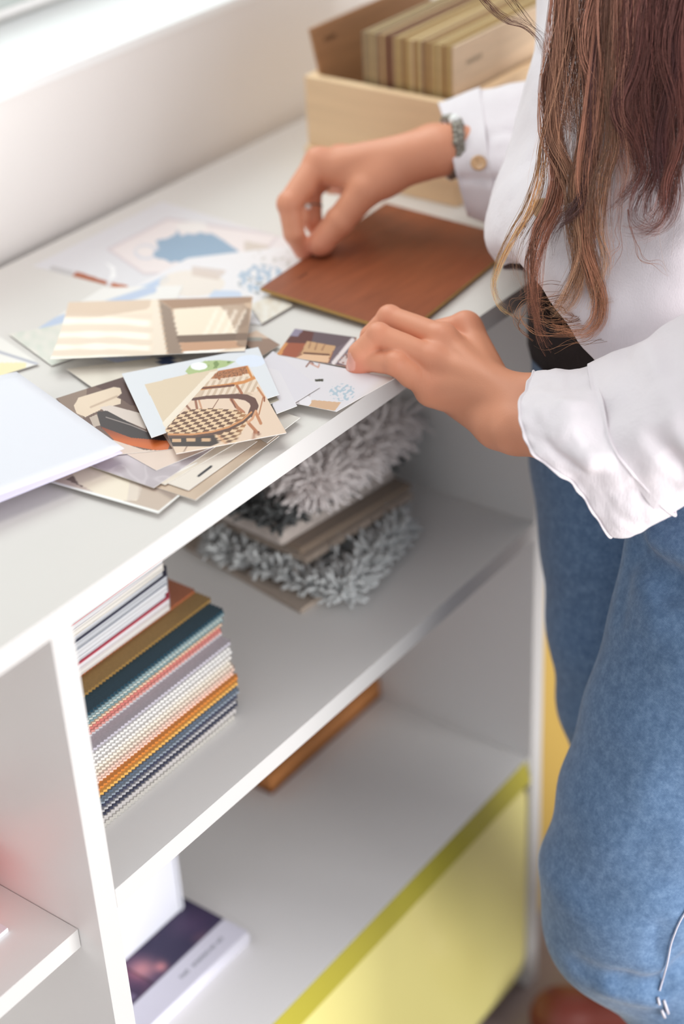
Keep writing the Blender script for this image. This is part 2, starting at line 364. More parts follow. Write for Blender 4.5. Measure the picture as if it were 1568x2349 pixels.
# magazines on top of the swatches: bowed, with round right corners
mag_cols = [((238, 236, 236), (70, 70, 72)), ((232, 232, 234), (150, 150, 152)), ((240, 238, 238), (40, 62, 60)), ((222, 222, 226), (190, 190, 196)),
            ((236, 234, 236), (204, 34, 56)), ((246, 240, 232), (214, 196, 176)), ((214, 216, 220), (96, 98, 102)), ((208, 210, 216), (60, 60, 84)),
            ((236, 236, 238), (150, 156, 168)), ((232, 234, 238), (60, 110, 116)), ((240, 236, 238), (206, 60, 84)), ((240, 236, 232), (196, 176, 170))]
names = ['white magazine with black cover line, topmost in the pile under the worktop', 'white magazine with a thin grey cover, second from the top of the magazine pile',
 'white magazine with a dark green cover edge, third from the top', 'pale grey magazine just above the one with the red cover edge', 'magazine with a bright red and plum cover edge, mid pile',
 'cream magazine directly below the red-edged one', 'light grey magazine with a charcoal cover, above the navy one', 'grey paged magazine with dark navy cover edge, lower half of the pile',
 'white magazine between the navy-edged and the teal-edged ones', 'white magazine with a thin teal cover edge near the pile bottom', 'white magazine with a thin crimson cover edge, second from the bottom',
 'creamy white magazine at the bottom of the pile, resting on the swatches']
ths = [6.5, 5.0, 6.0, 7.0, 6.0, 7.0, 5.5, 7.5, 9.0, 6.0, 6.0, 6.5]
zb = SW_TOP + 0.0005; yf = SW_Y - 0.0015
xr_m = x_for(397, yf, zb + .03)
for k in range(len(ths) - 1, -1, -1):
    th = ths[k] / 1000.
    o = thing('magazine', (-0.14, yf + 0.05, zb), names[k], 'magazine', 'magazines piled on the fabric swatches')
    pg, cv = mag_cols[k]
    jx = random.uniform(-.002, .002); jy = random.uniform(-.002, .002) 
    bow = 0.011
    def slab(z0, z1, inset, name, m_):
        n_ = 24; top = []; pts = []
        xs = [(-0.2132 + (xr_m + jx + 0.2132 - inset) * i / n_) for i in range(n_ + 1)]
        lift = lambda x: bow * max(0, (x - xs[0]) / (xs[-1] - xs[0])) ** 3 * ((k * -1 + 11) / 11.0) * 0.6
        v = []; f = []
        for i, x in enumerate(xs):
            rc = 0.010; t_ = max(0, (x - (xs[-1] - rc)) / rc); yy = yf + jy + inset + rc * (1 - math.sqrt(max(0, 1 - t_ * t_)))
            for (yy_, zz) in ((yy, z0), (yy, z1), (0.27, z1), (0.27, z0)): v.append((x, yy_, zz + lift(x)))
        for i in range(n_):
            for q in range(4): f.append((4 * i + q, 4 * i + (q + 1) % 4, 4 * (i + 1) + (q + 1) % 4, 4 * (i + 1) + q))
        f += [(0, 3, 2, 1), (4 * n_, 4 * n_ + 1, 4 * n_ + 2, 4 * n_ + 3)]
        link(name, v, f, m_, o)
    slab(zb + .0005, zb + th - .0006, 0.0006, 'pages', mat('pages_%d' % k, tuple(int(a * .80) for a in pg), 0.7, var=0.5, vscale=1.0, stretch=(2, 2, 1500)))
    slab(zb + th - .0006, zb + th - .00005, 0.0, 'front_cover', mat('cover_%d' % k, cv, 0.4))
    slab(zb + .00005, zb + .0005, 0.0, 'back_cover', mat('backcover_%d' % k, tuple(int(a * .9) for a in pg), 0.4))
    zb += th

# ---------------------------------------------------------------- rug samples at the right of the middle shelf
def tufts(name, quad, z0, n_, hgt, r, lean, mats, parent=None, curl=0.6, seed=1, edge_bias=0.0, droop=0.0, seg=6, patch=28):
    rnd = np.random.RandomState(seed); mb = MB(); q = np.asarray(quad, float)
    for i in range(n_):
        a, b = rnd.rand(2)
        if rnd.rand() < edge_bias:
            if rnd.rand() < .6: b = rnd.rand() * 0.04
            else: a = rnd.rand() * 0.04
        p = (q[0] * (1 - a) + q[1] * a) * (1 - b) + (q[3] * (1 - a) + q[2] * a) * b
        out = nz(np.array([(a - .5), (b - .5), 0]) + 1e-3) * lean
        d = nz(np.array([rnd.randn() * .5, rnd.randn() * .5, 1.0]) + out)
        hh = hgt * rnd.uniform(.7, 1.25); pt = np.array([p[0], p[1], z0]); pts = [pt.copy()]
        cd = rnd.randn(3) * curl
        for s_ in range(seg):
            d = nz(d + cd * .45 + np.array([0, 0, -droop]) * .35); pt = pt + d * hh / seg; pt[2] = max(pt[2], z0 - 0.012 if droop else z0)
            pts.append(pt.copy())
        mi = 0
        if len(mats) > 1: mi = int(mnoise.noise(Vector((p[0] * patch, p[1] * patch, seed))) * 2.2 + rnd.rand() * 1.1) % len(mats)
        mb.tube(pts, r * rnd.uniform(.8, 1.2) * np.linspace(1, .75, seg + 1), 5, mi)
    return mb.out(name, None, parent, smooth=True, mats=mats)
def slabq(quad, z0, z1, name, m, parent=None, bevel=0.001): return MB().prism([tuple(p[:2]) for p in quad], z0, z1).out(name, m, parent, bevel=bevel)
m_felt1 = mat('felt_taupe', (178, 162, 148), 0.95, 0.1, bump=0.5, bscale=500, sheen=0.4, var=.08, vscale=200)
m_felt2 = mat('felt_brown', (142, 124, 108), 0.95, 0.1, bump=0.5, bscale=500, sheen=0.4)
m_y1 = mat('yarn_light', (206, 208, 208), 0.9, 0.1, sheen=0.4); m_y2 = mat('yarn_grey', (150, 144, 140), 0.9, 0.1, sheen=0.4); m_y3 = mat('yarn_brown', (98, 74, 66), 0.9, 0.1, sheen=.3)
Q0 = [Z(690, 1402, MS + .004), Z(925, 1235, MS + .004), (0.405, 0.29, 0), Z(420, 1250, MS + .004)]
b0 = slabq(Q0, MS + .0002, MS + 0.006, 'carpet_sample_board', m_felt1)
tag(b0, 'flat beige sample board at the bottom of the rug sample pile', 'sample board')
Q1 = [np.array(p[:2]) for p in (Z(785, 1370, MS + .01), Z(925, 1215, MS + .01), (0.40, 0.275, 0), Z(478, 1262, MS + .01))]
loop = thing('rug_sample', (0.28, 0.17, MS + 0.0062), 'chunky grey and white looped rug sample near the bottom of the pile', 'rug sample')
slabq(Q1, MS + 0.0062, MS + 0.011, 'backing', m_felt2, loop)
tufts('looped_pile', Q1, MS + 0.011, 1500, 0.024, 0.0024, 0.55, [m_y1, m_y1, m_y2, m_y3], loop, curl=1.2, seed=4, edge_bias=.55, seg=5)
tag(loop.children[1], kind='stuff')
zf = MS + 0.036
def quad_at(pts, z_): return [np.array(Z(u, v, z_)[:2]) for u, v in pts]
def closeq(a, b, c): return [a, b, b + c - a, c]
A = quad_at([(703, 1283), (950, 1130), (470, 1178)], zf)
Qa = closeq(*A)
f1 = slabq(Qa, zf - 0.008, zf, 'felt_mat', m_felt1, bevel=0.003); tag(f1, 'folded taupe felt mat directly on the looped rug sample', 'felt mat', 'felt mats between the rug samples')
Qb = closeq(*quad_at([(690, 1262), (945, 1110), (460, 1160)], zf + .008))
f2 = slabq(Qb, zf + .0002, zf + 0.0095, 'felt_mat', m_felt2, bevel=0.003); tag(f2, 'brown felt mat, second one up in the rug sample pile', 'felt mat', 'felt mats between the rug samples')
z3 = zf + 0.026
Qc = closeq(*quad_at([(643, 1224), (905, 1068), (430, 1130)], z3))
f3 = slabq(Qc, zf + 0.0098, z3, 'felt_mat', mat('felt_pale', (196, 184, 176), .95, .1, bump=.5, bscale=500, sheen=.4, var=.12, vscale=150), bevel=0.004); tag(f3, 'thick pale felt mat just under the shaggy samples', 'felt mat', 'felt mats between the rug samples')
m_d1 = mat('yarn_charcoal', (82, 84, 84), 0.9, 0.1, sheen=.3); m_d2 = mat('yarn_slate', (120, 122, 122), 0.9, 0.1, sheen=.3)
dk = thing('rug_sample', (0.27, 0.2, z3), 'dark grey shaggy rug sample below the pale one in the pile', 'rug sample')
Qd = closeq(*quad_at([(640, 1196), (900, 1045), (440, 1120)], z3 + .004))
slabq(Qd, z3 + .0002, z3 + 0.005, 'backing', m_felt2, dk)
tufts('shaggy_pile', Qd, z3 + 0.005, 1300, 0.026, 0.0022, 0.5, [m_d1, m_d1, m_d2], dk, curl=.9, seed=8, edge_bias=.4)
tag(dk.children[1], kind='stuff')
z4 = z3 + 0.026
lt = thing('rug_sample', (0.29, 0.19, z4), 'pale greyish white long-haired shaggy rug sample on top of the pile', 'rug sample')
Qe = closeq(*quad_at([(715, 1105), (905, 965), (560, 1040)], z4 + .01))
m_l1 = mat('yarn_pale', (240, 232, 230), 0.9, 0.1, sheen=.4); m_l2 = mat('yarn_pale_grey', (216, 208, 206), 0.9, 0.1, sheen=.4)
slabq(Qe, z4 + .0002, z4 + 0.005, 'backing', m_l2, lt)
tufts('shaggy_pile', Qe, z4 + 0.005, 2600, 0.040, 0.0014, 0.9, [m_l1, m_l1, m_l2], lt, curl=.5, seed=9, edge_bias=.55, droop=.9, seg=7)
tag(lt.children[1], kind='stuff')
# ---------------------------------------------------------------- wooden sample box with veneer cards
m_pine = mat('pale_ply', (240, 208, 168), 0.55, 0.3, var=0.05, vscale=5, stretch=(1, 1, 14), bump=.06, bscale=300)
m_pine2 = mat('pale_ply_lower', (240, 208, 160), 0.55, 0.3, var=0.05, vscale=5, stretch=(1, 1, 14))
BX0, BX1, BY0, BY1, BZ = 0.516, 0.80, 0.158, 0.349, 0.106
wb = thing('sample_box', (0.66, 0.25, 0.0), 'open pale wooden box full of upright wood veneer cards, standing on the worktop', 'box')
MB().box((BX0, BY0, 0.030), (BX0 + 0.011, BY1, BZ)).box((BX0 - 0.004, BY0 - .002, 0.0), (BX0 + 0.011, BY1 + .002, 0.030)).out('end_panel', m_pine, wb, bevel=0.0015)
MB().box((BX1 - 0.011, BY0, 0.0), (BX1, BY1, BZ)).out('end_panel', m_pine, wb, bevel=0.0015)
MB().box((BX0 + .0115, BY0, 0.0), (BX1 - .0115, BY0 + 0.011, BZ)).out('side_panel', m_pine, wb, bevel=0.0015)
MB().box((BX0 + .0115, BY1 - 0.011, 0.0), (BX1 - .0115, BY1, BZ)).out('side_panel', m_pine, wb, bevel=0.0015)
MB().box((BX0 + .0115, BY0 + .0115, 0.0), (BX1 - .0115, BY1 - .0115, 0.006)).out('bottom', m_pine2, wb)
woods = [((150, 130, 104), 'grey brown'), ((196, 168, 120), 'straw'), ((176, 150, 110), 'tan'), ((140, 96, 74), 'reddish brown'), ((186, 156, 104), 'oak'), ((204, 178, 132), 'light oak'), ((158, 118, 78), 'teak'), ((216, 190, 146), 'ash'), ((120, 84, 60), 'walnut')]
seqw = [0, 2, 0, 1, 0, 2, 3, 1, 3, 8, 3, 2, 4, 1, 6, 4, 4, 7, 6, 4, 5, 3, 4, 6, 1, 4, 5, 4, 6, 4, 4, 5]
def wood_mat(nm, c, st=(1, 12, 12), r=.5): return mat(nm, c, r, 0.3, var=0.10, vscale=9, stretch=st, bump=.05, bscale=200)
wm = [wood_mat('veneer_' + n_.replace(' ', '_'), c) for c, n_ in woods]
pa = XP(1041, 104, 0.534); pbk = XP(828, 76, 0.534)
ya, yb_ = pa[1], pbk[1]; zt_ = (pa[2] + pbk[2]) / 2
N = len(seqw); random.seed(21)
for k in range(N):                        # k = 0 is the one nearest the back wall
    y1 = yb_ + (ya - yb_) * k / N; y0 = yb_ + (ya - yb_) * (k + 1) / N
    c, nm = woods[seqw[k]]
    jz = random.uniform(-.0012, .0006) if k < N - 1 else 0; jx = random.uniform(0, .0012)
    o = MB().box((0.534 + jx, y0 + .0004, 0.0065), (0.744 + jx, y1 - .0002, zt_ + jz)).out('veneer_card', wm[seqw[k]] if k < N - 1 else wood_mat('veneer_blond', (222, 196, 166)))
    if k == 0: lb = 'grey brown veneer card at the wall end of the row packed in the sample box'
    elif k == N - 1: lb = 'front veneer card of the sample box row, its broad light face with tiny grey print'
    else: lb = 'thin %s veneer card standing upright inside the packed sample box row' % nm
    tag(o, lb, 'veneer card', 'wood veneer cards packed in the sample box')
    last = o; lastp = (0.534 + jx, y0 + .0004)
def tiny_text(name, origin, du, dv, n_, m_, parent, w_=0.0022, h_=0.0032, gap=0.0030, nrm=(0, 0, 1)):
    origin = np.asarray(origin, float); du = nz(du); dv = nz(dv); nn = nz(nrm); mb = MB(); rnd = random.Random(5)
    for k in range(n_):
        o0 = origin + du * gap * k
        bars = [(0, 0, .0005, h_), (w_ - .0005, 0, w_, h_)] if k % 2 else [(0, 0, .0005, h_), (0, h_ - .0005, w_, h_)]
        bars.append((0, h_ * .45, w_, h_ * .45 + .0005))
        for a, b, c_, d_ in bars:
            q = [o0 + du * a + dv * b, o0 + du * c_ + dv * b, o0 + du * c_ + dv * d_, o0 + du * a + dv * d_]
            mb.add([p for p in q] + [p + nn * .00012 for p in q], [(4, 5, 6, 7), (0, 1, 5, 4), (1, 2, 6, 5), (2, 3, 7, 6), (3, 0, 4, 7)])
    return mb.out(name, m_, parent)
m_ink = mat('ink_brown_grey', (96, 88, 72), 0.7); m_ink2 = mat('ink_dark_brown', (66, 40, 26), 0.7)
pt = YP(1070, 150, lastp[1] - .0001)
tiny_text('printed_name', pt, (1, 0, 0), (0, 0, 1), 7, m_ink, last, w_=.0032, h_=.0048, gap=.0042, nrm=(0, -1, 0))
# tall card leaning back
la = XP(712, 66, 0.527); lb_ = XP(737, 176, 0.5285); dwn = nz(lb_ - la); fl_ = la + dwn * ((la[2] - 0.0075) / -dwn[2])
u = np.array([1, 0, 0.0]); nrm = nz(np.cross(dwn, u)); 
if nrm[1] > 0: nrm = -nrm
v0 = [fl_, fl_ + u * .215, la + u * .215, la]; v0 = v0 + [p - nrm * .0032 for p in v0]
mb = MB().add(v0, [(0, 1, 2, 3), (7, 6, 5, 4), (0, 4, 5, 1), (1, 5, 6, 2), (2, 6, 7, 3), (3, 7, 4, 0)])
lc = mb.out('veneer_card', wood_mat('veneer_cinnamon', (176, 130, 92)))
tag(lc, 'tall cinnamon brown veneer card leaning back against the wall side of the sample box', 'veneer card')
tiny_text('printed_name', la + dwn * .019 + u * .018 + nrm * .0002, u, -dwn, 6, m_ink2, lc, w_=.003, h_=.0048, gap=.0034, nrm=nrm)

# ---------------------------------------------------------------- veneer board being picked up
w1, w2, w3 = Z(597, 660, .0105), Z(927, 764, .0075), Z(1196, 549, .0055); w4 = w1 + w3 - w2
up = nz(np.cross(w2 - w1, w4 - w1)); up = up * np.sign(up[2])
th = .0034
vb = MB().add([w1 - up * th, w2 - up * th, w3 - up * th, w4 - up * th, w1, w2, w3, w4], [(3, 2, 1, 0), (4, 5, 6, 7), (0, 1, 5, 4), (1, 2, 6, 5), (2, 3, 7, 6), (3, 0, 4, 7)])
m_ch = mat('cherry_veneer', (142, 78, 50), 0.36, 0.4, var=0.13, vscale=14, stretch=(1, 1, 1), bump=.03)
mp = [q for q in m_ch.node_tree.nodes if q.type == 'MAPPING'][0]
mp.vector_type = 'POINT'; a_ = math.atan2((w4 - w1)[1], (w4 - w1)[0]); mp.inputs['Rotation'].default_value = (0, 0, -a_); mp.inputs['Scale'].default_value = (1.2, 9, 9)
m_ed = mat('ply_edge', (186, 146, 84), 0.6, 0.3)
vb_o = link('veneer_board', vb.v, vb.f, None, None, mats=[m_ch, m_ed], fmat=[1, 0, 1, 1, 1, 1])
tag(vb_o, 'reddish brown cherry veneer board held at its corner by the right hand', 'veneer board')
tiny_text('printed_name', Z(689, 640, 0.0098) * 1.0, nz(w4 - w1), nz(np.cross(up, w4 - w1)), 5, mat('ink_red_brown', (100, 54, 36), .7), vb_o, w_=.0022, h_=.0032, gap=.0030, nrm=up)

# ---------------------------------------------------------------- printed cards on the worktop
def inpoly(x, y, poly):
    r = np.zeros(x.shape, bool); n_ = len(poly)
    for i in range(n_):
        x1, y1 = poly[i]; x2, y2 = poly[(i + 1) % n_]
        c = ((y1 > y) != (y2 > y)) & (x < (x2 - x1) * (y - y1) / ((y2 - y1) + 1e-9) + x1); r ^= c
    return r
def dpath(x, y, pts):
    d = np.full(x.shape, 1e9)
    for (x1, y1), (x2, y2) in zip(pts[:-1], pts[1:]):
        L = (x2 - x1) ** 2 + (y2 - y1) ** 2 + 1e-9; t = np.clip(((x - x1) * (x2 - x1) + (y - y1) * (y2 - y1)) / L, 0, 1)
        d = np.minimum(d, np.hypot(x - x1 - t * (x2 - x1), y - y1 - t * (y2 - y1)))
    return d
def put(c, m, col):
    m = np.asarray(m, float)[:, None]; return c * (1 - m) + np.asarray(col, float) * m
def soft(d, r, w=1.2): return 1 - sstep(r - w, r + w, d)
def nse(x, y, s, k=0): return np.array([mnoise.noise(Vector((a * s, b * s, k))) for a, b in zip(x, y)])
HS = [0.0004]
def card(label, quad, art, n=(70, 50), h=None, cat='photo print', group='loose photo prints on the worktop', name='photo_print', thick=0.00035, curl=0.0, m=None, step=0.00048, edge=(240, 238, 234)):
    if h is None: h = HS[0]; HS[0] += step
    q = [Z(u_, v_, h) for u_, v_ in quad]
    nu, nv = n; s, t = np.meshgrid(np.linspace(0, 1, nu + 1), np.linspace(0, 1, nv + 1)); s = s.ravel()[:, None]; t = t.ravel()[:, None]
    pts = (q[0] * (1 - s) + q[1] * s) * (1 - t) + (q[3] * (1 - s) + q[2] * s) * t
    px = proj(pts); c = art(px[:, 0], px[:, 1])
    if curl: pts[:, 2] += curl * ((s[:, 0] - .5) ** 2 * 4) * (1)
    idx = np.arange((nu + 1) * (nv + 1)).reshape(nv + 1, nu + 1)
    A_, B_, C_, D_ = idx[:-1, :-1].ravel(), idx[:-1, 1:].ravel(), idx[1:, 1:].ravel(), idx[1:, :-1].ravel()
    f = [tuple(z) for z in np.stack([A_, B_, C_, D_], 1)]
    e1, e2 = q[1] - q[0], q[3] - q[0]
    if np.cross(e1, e2)[2] < 0: f = [z[::-1] for z in f]
    ring = list(idx[0, :]) + list(idx[1:, -1]) + list(idx[-1, :-1][::-1]) + list(idx[1:-1, 0][::-1])
    base = len(pts); top = pts[ring]; bot = top - np.array([0, 0, thick]); k = len(ring)
    pts = np.concatenate([pts, top, bot]); c = np.concatenate([c, np.tile(np.array(edge, float), (2 * k, 1))])
    for i in range(k): j = (i + 1) % k; f.append((base + i, base + j, base + k + j, base + k + i))
    if curl:
        g0 = len(pts); pts = np.concatenate([pts, pts[:(nu + 1) * (nv + 1)] - np.array([0, 0, thick])]); c = np.concatenate([c, np.tile(np.array(edge, float), ((nu + 1) * (nv + 1), 1))])
        f += [tuple(i + g0 for i in q_[::-1]) for q_ in f[:nu * nv]]
    else: f.append(tuple(base + k + i for i in range(k)))
    o = link(name, pts, f, m or M_PRINT, None, colors=lin(np.clip(c, 0, 255)))
    return tag(o, label, cat, group)
def flat(col): return lambda x, y: np.tile(np.array(col, float), (len(x), 1))

def a_big(x, y):
    c = np.tile(np.array([222., 219, 222]), (len(x), 1))
    c = put(c, sstep(420, 700, x), (232, 222, 222))
    fr = [(248, 572), (385, 502), (640, 540), (560, 625), (330, 628)]
    c = put(c, inpoly(x, y, fr) * .9, (234, 222, 220))
    c = put(c, soft(dpath(x, y, fr + [fr[0]]), 3, 3) * .7, (206, 192, 196))
    c = put(c, soft(np.abs(np.hypot((x - 335) / 24, (y - 578) / 15) - 1) * 18, 3, 2) * .6, (196, 202, 216))
    c = put(c, (np.hypot((x - 330) / 20, (y - 575) / 10) < 1) * .6, (236, 226, 222))
    c = put(c, (np.hypot((x - 440) / 36, (y - 520) / 12) < 1) * .8, (236, 230, 226))
    n_ = nse(x, y, .06) * 5
    blob = [(357, 550), (392, 546), (402, 538), (408, 530), (416, 540), (440, 536), (482, 534), (508, 548), (545, 575), (554, 592), (540, 602), (500, 606), (440, 602), (385, 599), (350, 588), (362, 572)]
    c = put(c, inpoly(x + n_, y + n_, blob), (148, 170, 192))
    c = put(c, inpoly(x, y, [(560, 552), (618, 564), (598, 590), (560, 590)]) * .8, (206, 192, 180))
    c = put(c, inpoly(x, y, [(120, 610), (170, 622), (162, 632), (112, 618)]), (196, 192, 192))
    c = put(c, inpoly(x, y, [(176, 622), (248, 646), (240, 656), (164, 634)]), (172, 96, 64))
    c = put(c, inpoly(x, y, [(258, 648), (296, 655), (282, 666), (248, 660)]), (184, 104, 66))
    c = put(c, inpoly(x, y, [(240, 600), (262, 612), (266, 635), (250, 645), (256, 620)]) * .7, (250, 248, 246))
    return c
card('large pale magazine page with a blue flower shape, at the wall side of the spread', [(75, 610), (372, 462), (705, 562), (440, 705)], a_big, (150, 90), cat='magazine page')
def a_coll(x, y):
    c = np.tile(np.array([232., 228, 230]), (len(x), 1))
    c = put(c, soft(dpath(x, y, [(80, 755), (350, 655), (380, 640)]), 8, 3), (186, 200, 222))
    c = put(c, (np.hypot((x - 440) / 75, (y - 650) / 30) < 1) * .8, (232, 220, 208))
    c = put(c, inpoly(x, y, [(440, 610), (520, 620), (500, 642), (440, 632)]) * .7, (208, 190, 180))
    c = put(c, inpoly(x, y, [(490, 665), (550, 668), (560, 690), (470, 692)]) * .8, (190, 204, 226))
    n_ = nse(x, y, .09, 3); c = put(c, ((np.hypot((x - 600) / 55, (y - 640) / 34) < 1) & (n_ > 0)) * .8, (156, 178, 200))
    c = put(c, ((np.hypot((x - 590) / 50, (y - 660) / 26) < 1) & (n_ < -.25)) * .7, (140, 148, 154))
    c = put(c, ((np.hypot((x - 640) / 60, (y - 590) / 24) < 1) & (n_ > .25)) * .6, (196, 190, 184))
    return c
card('pale collage sheet with a blue stripe and blue blossoms beside the veneer board', [(215, 708), (430, 592), (735, 556), (600, 745)], a_coll, (130, 80), cat='collage sheet')
card('white sheet with a pale blue stripe running out below the curtain print', [(60, 770), (235, 660), (420, 655), (330, 850)], lambda x, y: put(put(flat((234, 230, 226))(x, y), soft(dpath(x, y, [(80, 752), (350, 664)]), 9, 2), (186, 198, 220)), (x > 210) * (y > 820), (200, 206, 228)), (80, 60), cat='sheet')
def a_pale(x, y):
    n_ = nse(x, y, .05, 8)[:, None]; return np.array([218., 216, 206]) + n_ * np.array([16., 8, 10])
card('pale grey-green floral card left of the curtain print', [(20, 766), (150, 742), (230, 800), (118, 838)], a_pale, (50, 40))
def a_v(x, y):
    c = flat((232, 228, 222))(x, y); c = put(c, soft(dpath(x, y, [(-40, 795), (95, 838)]), 3, 2), (176, 176, 186)); c = put(c, (y > 832) & (x < 60), (236, 222, 176)); return c
card('cream page with a thin grey line entering at the left picture edge', [(-110, 770), (0, 772), (90, 834), (-60, 880)], a_v, (60, 40), cat='magazine page')
def a_floral(x, y):
    n_ = nse(x, y, .07, 2)[:, None]; return np.array([226., 218, 206]) + n_ * np.array([10, 16, 22])
card('small faint floral scrap between curtain print and veneer board', [(572, 700), (640, 668), (672, 700), (600, 742)], a_floral, (30, 30))
def a_bg(x, y):
    n_ = nse(x, y, .03, 9)[:, None]; c = np.array([224., 214, 200]) + n_ * 8
    c = put(c, (x > 362) & (y < 836) & (x < 400), (60, 74, 110)); return c
card('plain beige card sticking out under the curtain print', [(152, 846), (216, 892), (430, 832), (400, 815)], a_bg, (60, 20))
def a_brd(x, y):
    c = flat((150, 122, 106))(x, y); c = put(c, y < 776, (206, 180, 160)); c = put(c, (y > 774) & (y < 782) & (x < 600), (150, 146, 138)); return c
card('brown and beige diamond shaped print corner left of the armchair prints', [(545, 775), (588, 758), (642, 791), (598, 818)], a_brd, (40, 30))
# bottom of the near pile
def a_k(x, y):
    c = flat((196, 176, 160))(x, y)
    c = put(c, x < 250, (206, 188, 176)); n_ = nse(x, y, .03, 4) * 8
    c = put(c, inpoly(x + n_, y, [(150, 1100), (215, 1068), (250, 1090), (190, 1118)]) * .9, (120, 104, 98))
    c = put(c, inpoly(x + n_ * .4, y + n_ * .4, [(165, 1085), (215, 1060), (318, 1112), (314, 1148), (270, 1150), (235, 1140), (180, 1110)]), (234, 220, 200))
    c = put(c, inpoly(x, y, [(300, 1090), (330, 1100), (318, 1145), (290, 1150)]) * .7, (214, 198, 186))
    c = put(c, soft(dpath(x, y, [(350, 1110), (400, 1140)]), 8, 6) * .5, (120, 98, 88))
    bord = soft(dpath(x, y, [(112, 1106), (362, 1177)]), 5, 1); c = put(c, bord, (244, 243, 240)); c = put(c, soft(dpath(x, y, [(362, 1177), (560, 1016)]), 3, 1), (240, 238, 234)); return c
card('white-bordered print of a cream cloth on wood, lowest of the near pile', [(108, 1104), (362, 1177), (575, 1002), (330, 930)], a_k, (160, 120))
def a_m(x, y):
    n_ = nse(x, y, .02, 6)[:, None]; c = np.array([196., 172, 150]) + n_ * 14; c = put(c, sstep(560, 640, x) * .5, (176, 164, 150)); return c
card('plain tan brown print sticking out along the front of the near pile', [(300, 1100), (448, 1147), (640, 1000), (510, 960)], a_m, (90, 70))
card('grey print corner peeping out right of the armchair print', [(560, 985), (612, 1016), (688, 958), (640, 942)], lambda x, y: put(flat((196, 188, 180))(x, y), sstep(650, 690, x), (214, 206, 198)), (40, 20))
card('off-white card edge with a black mark in the near pile', [(330, 1090), (432, 1125), (590, 1012), (470, 975)], lambda x, y: put(flat((226, 214, 202))(x, y), soft(dpath(x, y, [(455, 1092), (484, 1070)]), 2.5, .8), (36, 30, 36)), (130, 60))
card('cream stone textured sample print in the near pile', [(280, 1078), (378, 1112), (560, 1005), (450, 970)], lambda x, y: put(np.array([222., 208, 192]) + nse(x, y, .04, 5)[:, None] * 9, soft(dpath(x, y, [(372, 1100), (450, 1062)]), 1.5, .8) * .8, (244, 240, 236)), (120, 60))
def a_j(x, y):
    n1 = nse(x * .6, y, .03, 7); c = np.array([186., 174, 178]) + n1[:, None] * 22; c = put(c, soft(np.abs(n1 * 20), .8, 1) * .5, (214, 204, 206)); return c
card('grey lilac marbled print in the near pile', [(205, 1068), (352, 1119), (495, 1024), (360, 975)], a_j, (120, 80))
card('pale pinkish beige print below the leather chair print', [(225, 1005), (358, 1079), (505, 1018), (400, 950)], lambda x, y: np.array([222., 200, 186]) + nse(x, y, .02, 1)[:, None] * 8, (90, 60))
def a_h(x, y):
    n_ = nse(x, y, .05, 3) * 3
    c = flat((112, 86, 76))(x, y)
    c = put(c, inpoly(x, y, [(130, 912), (200, 890), (190, 960), (150, 940)]) * .8, (150, 128, 112))
    c = put(c, inpoly(x, y, [(215, 885), (290, 862), (320, 930), (300, 930), (262, 905)]) * .9, (84, 56, 52))
    c = put(c, inpoly(x + n_, y, [(168, 930), (180, 912), (262, 888), (276, 890), (279, 902), (265, 912), (277, 916), (276, 926), (230, 940), (195, 957), (178, 948)]), (226, 204, 180))
    c = put(c, soft(dpath(x, y, [(208, 934), (268, 909)]), 2, 2) * .6, (170, 140, 118))
    c = put(c, inpoly(x, y, [(228, 934), (255, 930), (330, 950), (335, 985), (240, 944)]), (216, 200, 190))
    c = put(c, inpoly(x, y, [(222, 945), (245, 942), (336, 990), (400, 1002), (390, 1016), (300, 1006), (232, 982)]), (62, 50, 50))
    c = put(c, soft(dpath(x, y, [(243, 957), (300, 975), (336, 990)]), 1, .8) * .8, (190, 176, 168))
    t = sstep(972, 1012, y - (x - 240) * .12)
    m_ = inpoly(x, y, [(230, 978), (300, 1004), (392, 1012), (384, 1034), (350, 1032), (300, 1022), (262, 1010)])
    c = put(c, m_, (120, 54, 34)); c = put(c, m_ * t, (206, 104, 48))
    c = put(c, inpoly(x, y, [(205, 958), (222, 950), (230, 975), (215, 980)]), (190, 172, 158))
    c = put(c, inpoly(x, y, [(240, 1010), (262, 1010), (330, 1032), (384, 1034), (372, 1060), (260, 1046)]), (220, 198, 184))
    return c
card('print of a dark leather armchair with an orange glow, partly under the white folded sheet', [(128, 914), (285, 864), (396, 1030), (238, 1046)], a_h, (170, 130))
# right-hand group
def a_p(x, y):
    c = flat((216, 210, 214))(x, y); c = put(c, sstep(840, 900, x + (y - 880)), (206, 194, 186))
    c = put(c, inpoly(x, y, [(722, 870), (742, 869), (741, 875), (722, 875)]), (60, 56, 40))
    c = put(c, soft(dpath(x, y, [(702, 841), (712, 828), (718, 834)]), 1.6, .8), (130, 84, 70)); c = put(c, soft(dpath(x, y, [(712, 834), (730, 843), (732, 834)]), 1.6, .8) * .8, (190, 130, 108))
    n_ = nse(x, y, .16, 3); c = put(c, (np.hypot((x - 785) / 30, (y - 900) / 20) < 1) & (n_ > .02), (170, 186, 198))
    c = put(c, inpoly(x, y, [(711, 917), (782, 923), (768, 942), (703, 934)]), (206, 168, 136))
    c = put(c, inpoly(x, y, [(668, 913), (711, 902), (712, 920), (702, 934), (684, 931)]), (200, 190, 192)); c = put(c, np.hypot((x - 700) / 14, (y - 920) / 13) < 1, (224, 218, 222))
    return c
card('pale collage print with a tan bar and blue plant, under the left hand', [(628, 812), (905, 868), (771, 944), (640, 918)], a_p, (140, 80))
